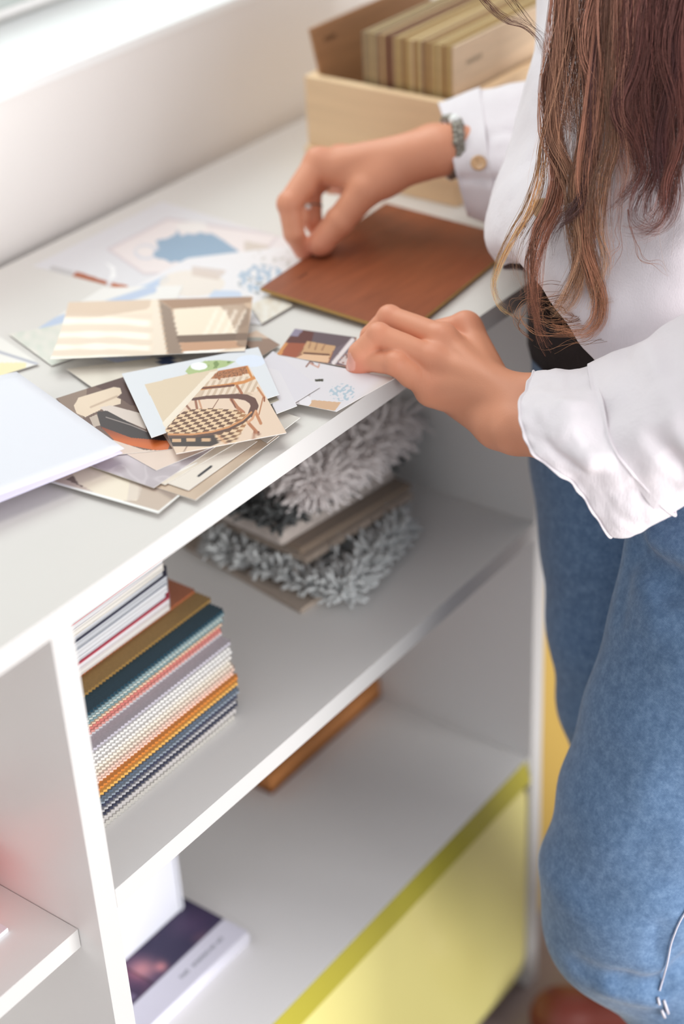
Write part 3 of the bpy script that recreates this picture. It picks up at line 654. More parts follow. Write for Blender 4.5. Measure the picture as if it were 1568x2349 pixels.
def a_q(x, y):
    c = flat((150, 96, 70))(x, y); n_ = nse(x, y, .12, 3)
    c = put(c, inpoly(x, y, [(675, 754), (815, 772), (800, 812), (655, 790)]), (100, 84, 90))
    c = put(c, inpoly(x, y, [(655, 782), (690, 756), (720, 762), (712, 792), (672, 790)]), (96, 54, 50))
    c = put(c, inpoly(x, y, [(675, 754), (695, 757), (682, 772), (664, 770)]), (140, 130, 150))
    c = put(c, inpoly(x, y, [(634, 812), (655, 786), (704, 788), (676, 822)]), (156, 82, 56))
    c = put(c, inpoly(x, y, [(634, 813), (648, 785), (660, 787), (642, 818)]), (204, 140, 84))
    c = put(c, inpoly(x, y, [(703, 782), (770, 794), (756, 820), (690, 812)]), (198, 156, 116))
    c = put(c, soft(dpath(x, y, [(697, 810), (754, 814)]), 2, 1.5), (96, 56, 42)); c = put(c, inpoly(x, y, [(676, 822), (696, 812), (756, 816), (752, 832)]), (220, 180, 146))
    c = put(c, soft(dpath(x, y, [(708, 798), (712, 786)]), 1.4, 1) + soft(dpath(x, y, [(722, 802), (727, 788)]), 1.4, 1) + soft(dpath(x, y, [(738, 803), (745, 790)]), 1.4, 1), (150, 106, 78))
    c = put(c, inpoly(x, y, [(752, 834), (770, 798), (815, 775), (800, 840)]), (112, 96, 104)); c = put(c, soft(dpath(x, y, [(765, 832), (808, 780)]), 5, 1.5), (224, 214, 214))
    c = put(c, inpoly(x, y, [(775, 832), (800, 806), (800, 840)]), (206, 192, 190)); c = put(c, (n_ > .2) & (x > 775) & (y > 812), (150, 110, 100))
    return c
card('small dark room print with a wooden bench, touching the fingers of the left hand', [(634, 813), (676, 754), (818, 774), (797, 842)], a_q, (130, 70))
card('plain lilac grey card leaning across beside the armchair print', [(583, 844), (626, 805), (733, 888), (634, 949)], lambda x, y: flat((214, 208, 214))(x, y), (40, 30))
card('second plain lilac grey card, the narrow one pointing at the front edge', [(590, 838), (640, 850), (681, 931), (634, 949)], lambda x, y: flat((218, 212, 216))(x, y), (30, 30))
card('grey green print slice right of the checked chair print', [(572, 862), (592, 852), (640, 918), (616, 928)], lambda x, y: np.array([176., 168, 152]) + nse(x, y, .06, 1)[:, None] * 14, (30, 40))
# the curtain and window spread
def a_e(x, y):
    c = flat((236, 218, 198))(x, y)
    c = put(c, inpoly(x, y, [(155, 700), (350, 692), (340, 712), (230, 728), (148, 728)]), (214, 190, 168)); 
    w = np.sin((y - (x - 160) * -.02 - 8 * np.exp(-((x - 350) / 60.) ** 2)) / 38.0 * 6.28 * 1.25)
    c = put(c, sstep(-.5, .9, w + nse(x, y, .02, 4) * .8) * (1 - sstep(335, 352, x)) * sstep(722, 734, y) * .8, (252, 244, 232)); c = put(c, soft(np.abs(w + .75) * 10, 3, 2) * (x < 350) * (y > 722) * .35, (220, 200, 182))
    c = put(c, inpoly(x, y, [(350, 690), (366, 690), (384, 824), (352, 824)]), (234, 218, 200))
    c = put(c, inpoly(x, y, [(362, 690), (580, 686), (570, 802), (384, 824)]), (206, 176, 150))
    c = put(c, inpoly(x, y, [(398, 710), (500, 700), (555, 706), (545, 764), (402, 772)]), (240, 222, 200))
    c = put(c, inpoly(x, y, [(498, 700), (560, 694), (575, 740), (540, 760), (520, 720)]) * .8, (176, 148, 128))
    for k in range(4): c = put(c, soft(dpath(x, y, [(470 + k * 22, 766), (496 + k * 22, 716)]), 4, 2) * .6, (252, 240, 224))
    c = put(c, inpoly(x, y, [(362, 692), (520, 688), (580, 688), (578, 698), (498, 706), (396, 712)]), (166, 132, 108))
    c = put(c, inpoly(x, y, [(366, 696), (394, 712), (420, 822), (386, 822)]), (150, 128, 112))
    c = put(c, inpoly(x, y, [(404, 770), (572, 764), (568, 782), (410, 788)]), (120, 98, 84))
    c = put(c, inpoly(x, y, [(412, 788), (540, 784), (560, 800), (420, 816)]), (196, 152, 122)); c = put(c, inpoly(x, y, [(540, 760), (572, 700), (572, 800), (545, 800)]) * .6, (134, 110, 94))
    c = put(c, inpoly(x, y, [(420, 812), (520, 806), (480, 822), (420, 822)]), (248, 240, 232))
    return c
card('wide print of sunlit cream curtains and a brown framed window', [(116, 831), (158, 700), (580, 687), (562, 812)], a_e, (260, 90), curl=.003, h=HS[0] + .001)
HS[0] += .0028
def a_f(x, y):
    c = flat((216, 217, 221))(x, y)
    c = put(c, inpoly(x, y, [(332, 882), (470, 848), (420, 960), (374, 970)]), (214, 192, 166)); c = put(c, inpoly(x, y, [(372, 970), (498, 850), (508, 860), (390, 1000)]), (232, 216, 196))
    c = put(c, inpoly(x, y, [(332, 882), (498, 844), (500, 852), (376, 972)]), (216, 196, 170))
    c = put(c, inpoly(x, y, [(482, 853), (500, 850), (388, 990), (372, 970)]), (234, 220, 202))
    g_ = inpoly(x, y, [(425, 852), (436, 838), (470, 828), (505, 826), (540, 829), (520, 840), (480, 850), (432, 859)]); c = put(c, g_, (170, 186, 130))
    c = put(c, np.hypot((x - 456) / 19, (y - 840) / 9) < 1, (238, 240, 238)); c = put(c, g_ * (nse(x, y, .1, 2) > .15) * (x > 478), (124, 144, 88))
    c = put(c, np.hypot((x - 575) / 34, (y - 828) / 14) < 1, (216, 222, 236))
    return c
card('white-bordered print with a green shape and a beige slope, left of the chair print', [(279, 857), (592, 796), (640, 905), (347, 1004)], a_f, (200, 120))
def a_g(x, y):
    c = np.tile(np.array([224., 198, 176]), (len(x), 1))
    X = (x - 360) * 4.9; Y = (y - 820) * 4.9                # local drawing units
    c = put(c, inpoly(X, Y, [(300, 340), (900, 300), (1080, 420), (400, 480)]) * .5, (190, 164, 138))
    # striped seat behind
    m_ = inpoly(X, Y, [(560, 270), (1120, 190), (1150, 380), (480, 450)]); st = (np.sin((X + Y * .5) / 11.) > .1)
    c = put(c, m_, (226, 206, 186)); c = put(c, m_ * st * .6, (186, 156, 130))
    m_ = inpoly(X, Y, [(600, 240), (690, 150), (1010, 100), (1060, 190), (760, 230)]); c = put(c, m_, (176, 116, 76)); c = put(c, m_ * (nse(x, y, .35, 3) > .1), (120, 76, 52))
    c = put(c, inpoly(X, Y, [(960, 190), (1050, 180), (1030, 215), (960, 215)]), (228, 206, 184))
    L = lambda pts, r, col, cc: put(cc, soft(dpath(X, Y, pts), r, 3), col)
    c = L([(1005, 100), (1060, 215)], 13, (202, 130, 66), c); c = L([(690, 160), (1005, 100)], 7, (180, 110, 66), c)
    c = L([(640, 180), (700, 240)], 14, (160, 98, 60), c)
    c = L([(500, 350), (800, 310), (980, 275), (1100, 225)], 17, (204, 134, 74), c); c = L([(500, 345), (700, 330), (860, 312)], 12, (110, 64, 48), c)
    c = L([(900, 320), (950, 400)], 15, (168, 104, 72), c); c = L([(1130, 340), (1205, 450)], 12, (190, 128, 88), c); c = L([(1190, 450), (1145, 640)], 7, (176, 116, 80), c); c = L([(1205, 450), (1205, 490)], 9, (150, 88, 62), c)
    c = L([(430, 470), (450, 580)], 14, (150, 98, 76), c); c = L([(470, 480), (505, 590)], 10, (196, 144, 110), c); c = L([(690, 470), (620, 580)], 4, (130, 86, 66), c)
    c = L([(330, 540), (380, 600)], 12, (140, 92, 72), c)
    c = L([(835, 470), (900, 560), (970, 620)], 20, (176, 116, 84), c); c = L([(835, 470), (880, 560)], 8, (120, 70, 54), c)
    # chequered seat: two families of lines crossing
    seat = inpoly(X, Y, [(330, 590), (600, 570), (900, 590), (1030, 650), (1010, 740), (880, 960), (740, 960), (560, 870), (100, 880), (100, 800), (230, 650)])
    a_ = (X * 1.0 + Y * .95) / 62.0; b_ = Y / 29.0
    chk = (np.floor(a_) + np.floor(b_)) % 2 > .5
    c = put(c, seat, (224, 192, 156)); dk = np.stack([np.full(len(X), 110.) + 60 * sstep(800, 1000, X), np.full(len(X), 76.) + 44 * sstep(800, 1000, X), np.full(len(X), 58.) + 20 * sstep(800, 1000, X)], 1)
    mm = (seat & chk)[:, None]; c = np.where(mm, dk, c)
    # lower dark apron, legs
    c = put(c, inpoly(X, Y, [(110, 870), (640, 870), (700, 960), (600, 1000), (170, 1000)]), (70, 56, 52))
    for q in ((170, 915, 270, 950), (330, 908, 430, 945), (500, 905, 600, 945)): c = put(c, (X > q[0]) & (X < q[2]) & (Y > q[1]) & (Y < q[3]), (206, 166, 130))
    c = L([(1030, 740), (1140, 860)], 18, (178, 116, 80), c); c = L([(1110, 620), (1165, 740)], 17, (186, 124, 86), c); c = L([(1095, 830), (1085, 910)], 13, (160, 100, 72), c); c = L([(1140, 840), (1140, 870)], 12, (130, 76, 58), c)
    c = L([(690, 880), (780, 975)], 9, (206, 150, 110), c); c = L([(335, 1000), (300, 1060)], 5, (120, 84, 72), c)
    # bentwood arm rail
    rail = [(400, 470), (560, 448), (760, 438), (900, 436), (1000, 450), (1070, 490), (1095, 545), (1060, 630), (960, 720), (800, 800), (620, 850), (400, 880), (130, 880)]
    wd = np.interp(np.clip(X, 400, 1100), [400, 800, 1000, 1100], [16, 24, 36, 46])
    d_ = dpath(X, Y, rail[:8]); c = put(c, 1 - sstep(wd - 4, wd + 2, d_), (98, 64, 56))
    d_ = dpath(X, Y, rail[7:]); c = put(c, 1 - sstep(20, 27, d_), (96, 68, 58)); d2 = dpath(X, Y - 0, [(p[0], p[1] - 15) for p in rail[7:]]); c = put(c, (1 - sstep(7, 13, d2)), (206, 142, 92))
    d3 = dpath(X, Y, [(1110, 600), (1070, 690), (1020, 730)]); c = put(c, 1 - sstep(10, 16, d3), (206, 150, 112))
    c = put(c, np.hypot((X - 960) / 75, (Y - 560) / 70) < 0, (1, 1, 1))
    return c
# the chair print lies on the white-bordered one, its top corner slipped below the beige slope: a cut corner
def card_poly(label, poly, art, step=1.25, h=None, **kw):
    if h is None: h = HS[0]; HS[0] += .0006
    xs = [p[0] for p in poly]; ys = [p[1] for p in poly]
    nu = int((max(xs) - min(xs)) / step); nv = int((max(ys) - min(ys)) / step)
    # strips between left and right boundary of a convex outline
    rows = []
    for j in range(nv + 1):
        yy = min(ys) + .01 + (max(ys) - min(ys) - .02) * j / nv; cr = []
        for i in range(len(poly)):
            (x1, y1), (x2, y2) = poly[i], poly[(i + 1) % len(poly)]
            if (y1 > yy) != (y2 > yy): cr.append(x1 + (x2 - x1) * (yy - y1) / (y2 - y1))
        rows.append((min(cr), max(cr), yy))
    px = np.array([(a + (b - a) * i / nu, yy) for a, b, yy in rows for i in range(nu + 1)])
    pts = np.array([Z(a, b, h) for a, b in px]); c = art(px[:, 0], px[:, 1])
    idx = np.arange((nu + 1) * (nv + 1)).reshape(nv + 1, nu + 1)
    f = [tuple(z) for z in np.stack([idx[1:, :-1].ravel(), idx[1:, 1:].ravel(), idx[:-1, 1:].ravel(), idx[:-1, :-1].ravel()], 1)]
    ring = list(idx[0, :]) + list(idx[1:, -1]) + list(idx[-1, :-1][::-1]) + list(idx[1:-1, 0][::-1])
    base = len(pts); k = len(ring); top = pts[ring]; bot = top - np.array([0, 0, .0004]); pts = np.concatenate([pts, top, bot])
    c = np.concatenate([c, np.tile(np.array([244., 240, 236]), (2 * k, 1))])
    for i in range(k): j = (i + 1) % k; f.append((base + i, base + k + i, base + k + j, base + j))
    f.append(tuple(base + k + i for i in range(k)))
    o = link('photo_print', pts, f, M_PRINT, None, colors=lin(np.clip(c, 0, 255)))
    return tag(o, label, 'photo print', 'loose photo prints on the worktop')
card_poly('print of a bentwood chair with a brown and cream chequered seat, uppermost of the pile', [(498, 851), (569, 838), (657, 993), (404, 1041), (378, 985)], a_g)
# white folded sheet on the left
fs = thing('folded_sheet', (-0.16, 0.12, 0.004), 'large blank white folded sheet entering from the left picture edge', 'paper')
def leaf(name, quad, hs, m_):
    q = [Z(u_, v_, h_) for (u_, v_), h_ in zip(quad, hs)]; n_ = 14; v = []
    for j in range(n_ + 1):
        for i in range(n_ + 1):
            s, t = i / n_, j / n_; p = (q[0] * (1 - s) + q[1] * s) * (1 - t) + (q[3] * (1 - s) + q[2] * s) * t
            v.append(p + np.array([0, 0, .0014 * math.sin(math.pi * s) * math.sin(math.pi * t)]))
    f = [(j * (n_ + 1) + i, j * (n_ + 1) + i + 1, (j + 1) * (n_ + 1) + i + 1, (j + 1) * (n_ + 1) + i) for j in range(n_) for i in range(n_)]
    o = link(name, v, f, m_, fs, smooth=True); so = o.modifiers.new('thickness', 'SOLIDIFY'); so.thickness = .0003; so.offset = 0; return o
m_paper = mat('white_paper', (224, 224, 231), 0.6, 0.3)
m_paper2 = mat('shaded_white_paper', (222, 216, 240), 0.6, 0.3)  # same white paper, the lilac shade under the upper leaf put into its colour
hb_ = HS[0] + .0015
leaf('lower_leaf', [(20, 858), (281, 1039), (-150, 1212), (-420, 960)], (hb_, hb_, hb_, hb_), m_paper2)
leaf('upper_leaf', [(38, 853), (285, 1029), (-160, 1196), (-420, 950)], (hb_ + .0035, hb_ + .0015, hb_ + .006, hb_ + .006), m_paper)
# ---------------------------------------------------------------- the person
import openvdb
person = thing('person', (0.42, -0.22, -H), 'person with long wavy brown hair, white linen shirt and blue jeans, sorting prints and veneer', 'person')
def smin(a, b, k):
    h = np.clip(.5 + .5 * (b - a) / k, 0, 1); return b * (1 - h) + a * h - k * h * (1 - h)
def rc(p, a, b, ra, rb):
    a = np.asarray(a, np.float32); b = np.asarray(b, np.float32); ba = b - a; bb = float(ba @ ba)
    if bb < 1e-12: return np.linalg.norm(p - a, axis=1) - ra
    t = np.clip(((p - a) @ ba) / bb, 0, 1)
    return np.linalg.norm(p - a - t[:, None] * ba, axis=1) - (ra + (rb - ra) * t)
def ell(p, c, ax, r):                      # ellipsoid, ax = 3 unit rows
    q = (p - np.asarray(c, np.float32)) @ np.asarray(ax, np.float32).T / np.asarray(r, np.float32)
    k = np.linalg.norm(q, axis=1); return (k - 1) * min(r)
def sdf_mesh(fn, lo, hi, vox):
    lo = np.asarray(lo, float); n_ = np.ceil((np.asarray(hi) - lo) / vox).astype(int) + 1
    B = 8; nb_ = (n_ + B - 1) // B; A_ = np.ones(nb_ * B, np.float32)
    bc = np.stack(np.meshgrid(*[np.arange(k) for k in nb_], indexing='ij'), -1).reshape(-1, 3)
    dc = fn(((bc * B + (B - 1) / 2) * vox + lo).astype(np.float32)); lim = B * vox * .87 * 1.25 + .002
    for q, dd in zip(bc[np.abs(dc) >= lim], dc[np.abs(dc) >= lim]):
        if dd < 0: A_[q[0] * B:q[0] * B + B, q[1] * B:q[1] * B + B, q[2] * B:q[2] * B + B] = -1
    act = bc[np.abs(dc) < lim]; loc = np.stack(np.meshgrid(*[np.arange(B)] * 3, indexing='ij'), -1).reshape(-1, 3)
    for i in range(0, len(act), 128):
        ch = act[i:i + 128]; p = ((ch[:, None] * B + loc[None]).reshape(-1, 3) * vox + lo).astype(np.float32); r_ = fn(p).reshape(len(ch), B, B, B)
        for q, rr_ in zip(ch, r_): A_[q[0] * B:q[0] * B + B, q[1] * B:q[1] * B + B, q[2] * B:q[2] * B + B] = rr_
    g_ = openvdb.FloatGrid(); g_.background = 1.0; g_.copyFromArray(A_); g_.transform = openvdb.createLinearTransform(voxelSize=vox)
    v, q = g_.convertToQuads(isovalue=0.0)
    v = np.asarray(v, float) + lo; q = np.asarray(q, int)[:, ::-1]
    return v, q
def hand_fn(Hd):
    upv = nz(Hd['up']); FN = Hd['fingers']; W = np.asarray(Hd['wrist'], float); F = np.asarray(Hd['fore'], float); lat = nz(np.cross(upv, W - F)); s_ = Hd.get('s', 1.0)
    mcp = [np.asarray(f['j'][0], float) for f in FN]; k_ = len(mcp)
    base = [W + lat * o * s_ for o in Hd['spread']]
    def fn(p):
        d = None
        # wrist and forearm: flattened
        wl = Hd['wl']; wr_ = smin(rc(p, W + lat * wl * s_, F + lat * .013 * s_, .0165 * s_, .024 * s_), rc(p, W - lat * wl * s_, F - lat * .013 * s_, .0165 * s_, .024 * s_), .016)
        pal = wr_
        for m_, b_ in zip(mcp, base):
            dn = -upv * .0045 * s_
            pal = smin(pal, rc(p, b_, m_ + dn, .0155 * s_, .0118 * s_), .011)
            pal = smin(pal, rc(p, b_ + dn * 1.5, m_ + dn * 2.1 + nz(b_ - m_) * .012, .015 * s_, .011 * s_), .010)
        for a_h, b_h, r1_, r2_ in Hd.get('heel', []): pal = smin(pal, rc(p, a_h, b_h, r1_, r2_), .012)
        for m_, b_ in zip(mcp, base):      # extensor tendons
            pal = smin(pal, rc(p, b_ + upv * .010 * s_, m_ + upv * .0045 * s_, .0035 * s_, .0040 * s_), .007)
        T_ = Hd['thumb']
        if T_:
            c0_, c1, c2, c3 = [np.asarray(t, float) for t in T_['j']]; r_ = T_['r']
            pal = smin(pal, rc(p, c0_, c1, r_[0], r_[1]), .013)
            pal = smin(pal, rc(p, c0_ * .4 + c1 * .6, np.mean(mcp[:2], 0) * .5 + c1 * .5 - upv * .006, r_[1] * .85, .007), .014)   # web
            th_ = smin(rc(p, c1, c2, r_[1], r_[2]), rc(p, c2, c3, r_[2], r_[3]), .002)
            th_ = smin(th_, rc(p, c2, c2, r_[2] * 1.06, r_[2] * 1.06), .003)
            pad = c3 + nz(T_['pad']) * r_[3] * .18 - nz(c3 - c2) * .004; th_ = smin(th_, rc(p, pad, pad, r_[3] * .92, r_[3] * .92), .003)
            pal = smin(pal, th_, .004)
        d = pal; fg = None
        for f in FN:
            j = [np.asarray(q, float) for q in f['j']]; r_ = f['r']
            c = smin(rc(p, j[0], j[1], r_[0], r_[1]), rc(p, j[1], j[2], r_[1] * .97, r_[2]), .002)
            c = smin(c, rc(p, j[2], j[3], r_[2] * .97, r_[3]), .002)
            # fleshy belly of the first segment, joint bulges, finger pad
            ax_ = nz(j[1] - j[0]); dn = -nz(upv - ax_ * (upv @ ax_)); md = (j[0] * .45 + j[1] * .55) + dn * .0018
            c = smin(c, rc(p, md, md, r_[1] * 1.0, r_[1] * 1.0), .003)
            a1 = nz(j[1] - j[0]); a2 = nz(j[2] - j[1]); bend = nz(a1 - a2 + upv * .15)
            kn = j[1] + bend * .0006; c = smin(c, rc(p, kn, kn, r_[1] * 1.03, r_[1] * 1.03), .002)
            a3 = nz(j[3] - j[2]); pd = j[3] - a3 * .003 - nz(f.get('nail', upv)) * .0012; c = smin(c, rc(p, pd, pd, r_[3] * .97, r_[3] * .97), .002)
            # creases over the middle and end joint
            for jj, ax2, rr_ in ((j[1], nz(a1 + a2), r_[1]), (j[2], nz(a2 + a3), r_[2])):
                s__ = (p - jj) @ ax2.astype(np.float32); near = np.linalg.norm(p - jj, axis=1) < rr_ * 1.6
                g__ = sum(np.exp(-((s__ - o) / .00055) ** 2) for o in (-.0022, -.0004, .0016)); side = np.clip(((p - jj) @ nz(bend).astype(np.float32)) / rr_, 0, 1)
                c = c + near * g__ * side * .00022
            # nail: a shallow plate edge
            nl = nz(f.get('nail', upv)); nl = nz(nl - a3 * (nl @ a3)); nc = j[3] + nl * r_[3] * .80 - a3 * .0005; sx = np.cross(a3, nl)
            q_ = p - nc.astype(np.float32); u1 = q_ @ a3.astype(np.float32) / (r_[3] * .85); u2 = q_ @ sx.astype(np.float32) / (r_[3] * .72); hh = q_ @ nl.astype(np.float32)
            rad = np.sqrt(u1 ** 2 + u2 ** 2); c = c + (hh > -.002) * (.00028 * np.exp(-((rad - 1) / .09) ** 2) - .00012 * (rad < 1))
            # knuckle at the root
            kb = j[0] + upv * .0004 * s_; c0__ = rc(p, kb, kb, r_[0] * 1.0, r_[0] * 1.0)
            d = smin(d, c0__, .010)
            fg = c if fg is None else np.minimum(fg, c)
            d = smin(d, c, .0032)
        for (pt, ax3, w_) in Hd.get('folds', []):
            pt = np.asarray(pt, np.float32); ax3 = nz(ax3).astype(np.float32); s__ = (p - pt) @ ax3; rr_ = np.linalg.norm(p - pt, axis=1)
            wob = .0006 * np.sin(p[:, 2] * 400 + p[:, 0] * 300)
            d = d + np.exp(-(rr_ / w_) ** 2) * sum(np.exp(-((s__ + wob - o) / .0007) ** 2) for o in (-.0055, -.0025, .0006, .0040)) * .00045
        return d
    return fn
def skin_cols(v, Hd):
    v = np.asarray(v); c = np.tile(np.array(Hd.get('skin', (220., 152, 120))), (len(v), 1))
    def blob(c, pt, r, col, a):
        w = np.exp(-(np.linalg.norm(v - np.asarray(pt), axis=1) / r) ** 2)[:, None] * a; return c * (1 - w) + np.array(col, float) * w
    for f in Hd['fingers']:
        j = f['j']; c = blob(c, j[3], .012, (222, 126, 106), .55); c = blob(c, j[1], .010, (214, 128, 102), .45); c = blob(c, np.asarray(j[0]) + nz(Hd['up']) * .008, .012, (212, 134, 104), .4)
        a3 = nz(np.asarray(j[3]) - np.asarray(j[2])); nl = nz(f.get('nail', Hd['up'])); nl = nz(nl - a3 * (nl @ a3)); r_ = f['r'][3]; nc = np.asarray(j[3]) + nl * r_ * .8 - a3 * .0005; sx = np.cross(a3, nl)
        q_ = v - nc; m_ = (np.sqrt((q_ @ a3 / (r_ * .85)) ** 2 + (q_ @ sx / (r_ * .72)) ** 2) < 1) & (q_ @ nl > -.003)
        c = put(c, m_ * .75, (236, 178, 164)); m2 = m_ & (q_ @ a3 > r_ * .62); c = put(c, m2 * .7, (246, 222, 208))
    if Hd['thumb']: c = blob(c, Hd['thumb']['j'][3], .014, (224, 140, 116), .5)
    return c
S_ = 1.0
LH = dict(up=(-.42, -.12, .90), wrist=P(1205, 944, 1.420), fore=P(1420, 1020, 1.375), spread=(.0175, .006, -.006, -.0175), s=1.06, wl=.0130, heel=[(P(1232, 990, 1.408), P(1142, 974, 1.436), .0172, .0180), (P(1142, 974, 1.436), P(1036, 916, 1.480), .0180, .0128)], thumb=dict(j=[(.212, -.105, -.020), (.220, -.068, -.021), (.226, -.038, -.020), (.230, -.016, -.016)], r=(.014, .0115, .0098, .0086), pad=(0, 0, -1)),
    fingers=[dict(j=[Z(1068, 748, .027), Z(985, 764, .021), Z(930, 790, .012), Z(905, 806, .0075)], r=(.0115, .0098, .0084, .0074), nail=(0, .5, .8)),
             dict(j=[Z(1014, 776, .030), Z(893, 729, .037), Z(850, 770, .022), Z(836, 808, .0085)], r=(.0118, .0104, .0090, .0080), nail=(-.2, .8, .4)),
             dict(j=[Z(994, 825, .019), Z(868, 769, .036), Z(824, 810, .022), Z(815, 842, .0085)], r=(.0116, .0102, .0094, .0080), nail=(-.75, .5, .35)),
             dict(j=[Z(986, 890, -.001), Z(906, 834, .019), Z(847, 829, .0155), Z(818, 848, .0078)], r=(.0108, .0101, .0088, .0072), nail=(-.5, .3, .7))],
    folds=[(Z(975, 872, .010), (.25, -.9, .1), .012)])
RH = dict(up=nz(np.cross(Z(775, 352, .09) - Z(1005, 335, .1), Z(722, 372, .092) - Z(870, 345, .07))), wrist=Z(1000, 338, .098), fore=P(1220, 330, 1.665), spread=(.014, .005, -.005, -.014), s=1.14, wl=.010,
    thumb=dict(j=[Z(950, 368, .090), Z(838, 436, .068), Z(778, 508, .041), Z(733, 558, .0225)], r=(.0185, .0160, .0134, .0122), pad=(0, 0, -1)),
    fingers=[dict(j=[Z(730, 372, .088), Z(664, 468, .060), Z(674, 536, .034), Z(695, 575, .0140)], r=(.0130, .0118, .0102, .0088), nail=(-.6, .7, .3)),
             dict(j=[Z(778, 366, .084), Z(712, 436, .058), Z(716, 506, .034), Z(740, 548, .0160)], r=(.0125, .0110, .0095, .0082), nail=(-.5, .8, .2)),
             dict(j=[Z(825, 368, .078), Z(748, 404, .052), Z(760, 424, .040), Z(792, 430, .044)], r=(.0118, .0105, .0092, .0082), nail=(.3, .4, -.5)),
             dict(j=[Z(864, 370, .070), Z(800, 396, .046), Z(818, 412, .040), Z(846, 414, .046)], r=(.0106, .0092, .0080, .0070), nail=(.3, .4, -.5))])
if RH['up'][2] < 0: RH['up'] = -RH['up']
BV, BF, BC = [], [], []
def addbody(v, f, c):
    n_ = sum(len(q) for q in BV); BV.append(np.asarray(v)); BF.append(np.asarray(f) + n_); BC.append(np.asarray(c))
HVOX = 0.0010
for Hd in (LH, RH):
    allp = np.array([q for f in Hd['fingers'] for q in f['j']] + [Hd['wrist'], Hd['fore']] + list(Hd['thumb']['j'] if Hd['thumb'] else []))
    v, f = sdf_mesh(hand_fn(Hd), allp.min(0) - .034, allp.max(0) + .034, HVOX)
    addbody(v, f, skin_cols(v, Hd))

# legs, trunk, arms, neck and head under and above the clothes (coarse)
def LP(u, v, d, r): return P(u, v, d) + RIGHT * r        # centre of a limb whose left outline is seen at (u, v)
SHL = P(1790, -230, 1.40); SHR = P(1560, -180, 1.72)
SHL = np.array([.392, -.345, .33]); SHR = np.array([.60, -.155, .35])
ELL = P(1780, 900, 1.27); ELR = np.array([.60, -.03, .085])
HIPC = np.array([.395, -.225, -.10])
NK = (SHL + SHR) / 2 + np.array([-.02, .02, .06]); HD = NK + np.array([-.055, .07, .155])
FACE = nz(np.array([-.62, .72, -.35]))
legR = [(LP(1215, 800, 1.60, .105), .105), (LP(1225, 1060, 1.62, .092), .092), (LP(1245, 1240, 1.63, .086), .086), (LP(1262, 1440, 1.65, .079), .079), (LP(1290, 1620, 1.67, .071), .071), (LP(1328, 1730, 1.69, .066), .066), (LP(1365, 2000, 1.74, .060), .060)]
legL = [(np.array([.335, -.285, -.10]), .105), (LP(1452, 1270, 1.465, .098), .098), (LP(1402, 1480, 1.475, .094), .094), (LP(1350, 1660, 1.49, .088), .088), (LP(1288, 1850, 1.51, .084), .084), (LP(1250, 2010, 1.53, .078), .078), (LP(1254, 2110, 1.55, .072), .072)]
ankR = np.array([.47, -.20, -.87]); kneeR = legR[-1][0]; kneeL = legL[-1][0]; ankL = np.array([.21, -.42, -.87])
def body_fn(p):
    C1_, C2_, C3_ = P(1510, 640, 1.535), P(1530, 320, 1.54), P(1550, -60, 1.54); d = rc(p, HIPC, C1_, .085, .080); d = smin(d, rc(p, C1_, C2_, .080, .085), .03); d = smin(d, rc(p, C2_, C3_, .085, .075), .03); d = smin(d, rc(p, SHL - [0, 0, .03], SHR - [0, 0, .03], .034, .034), .03)
    d = smin(d, rc(p, (SHL + SHR) / 2, NK + [0, 0, .05], .05, .046), .03)
    for a, b, c_ in ((SHL - [0, 0, .03], ELL, (LH['fore'])), (SHR - [0, 0, .03], ELR, RH['fore'])):
        d = smin(d, rc(p, a, b, .036, .032), .03); d = smin(d, rc(p, b, c_, .032, .0245), .01)
    ax_ = [nz(np.cross(FACE, [0, 0, 1])), FACE, nz(np.cross(nz(np.cross(FACE, [0, 0, 1])), FACE))]
    d = smin(d, ell(p, HD, ax_, (.072, .092, .112)), .02)
    sd, fw, upx = ax_
    hd = rc(p, HD + fw * .082 + upx * .005, HD + fw * .104 - upx * .022, .008, .012)                                           # nose
    d = smin(d, hd, .010); d = smin(d, rc(p, HD + fw * .072 - upx * .075, HD + fw * .060 - upx * .085, .022, .022), .02)        # chin
    d = smin(d, rc(p, HD + fw * .085 - upx * .046 + sd * .016, HD + fw * .085 - upx * .046 - sd * .016, .006, .006), .006)      # lips
    for s_ in (-1, 1):
        d = smin(d, ell(p, HD + sd * s_ * .076 - fw * .005 - upx * .005, ax_, (.008, .018, .030)), .004)                        # ears
        d = -smin(-d, rc(p, HD + fw * .095 + sd * s_ * .031 + upx * .008, HD + fw * .095 + sd * s_ * .031 + upx * .008, .014, .014), .010)
        e_ = HD + fw * .079 + sd * s_ * .030 + upx * .008; d = np.minimum(d, rc(p, e_, e_, .0115, .0115))
    for L_, kn, an in ((legR, kneeR, ankR), (legL, kneeL, ankL)):
        d = smin(d, rc(p, L_[1][0], kn, .07, .048), .03); d = smin(d, rc(p, kn, an, .046, .034), .02)
        toe = an + np.array([-.10, .13, -.045]); d = smin(d, rc(p, an + [0.01, -.02, -.03], toe, .034, .024), .02)
    return d
v, f = sdf_mesh(body_fn, (-.05, -.60, -.97), (.80, .35, .80), .0085)
addbody(v, f, np.tile(np.array([214., 160, 134]), (len(v), 1)))
M_SKIN = mat_attr('skin', 0.48, 0.4, sss=0.12, bump=0.12, bscale=700)
bo = link('body', np.concatenate(BV), np.concatenate(BF), M_SKIN, person, smooth=True, colors=lin(np.concatenate(BC)))

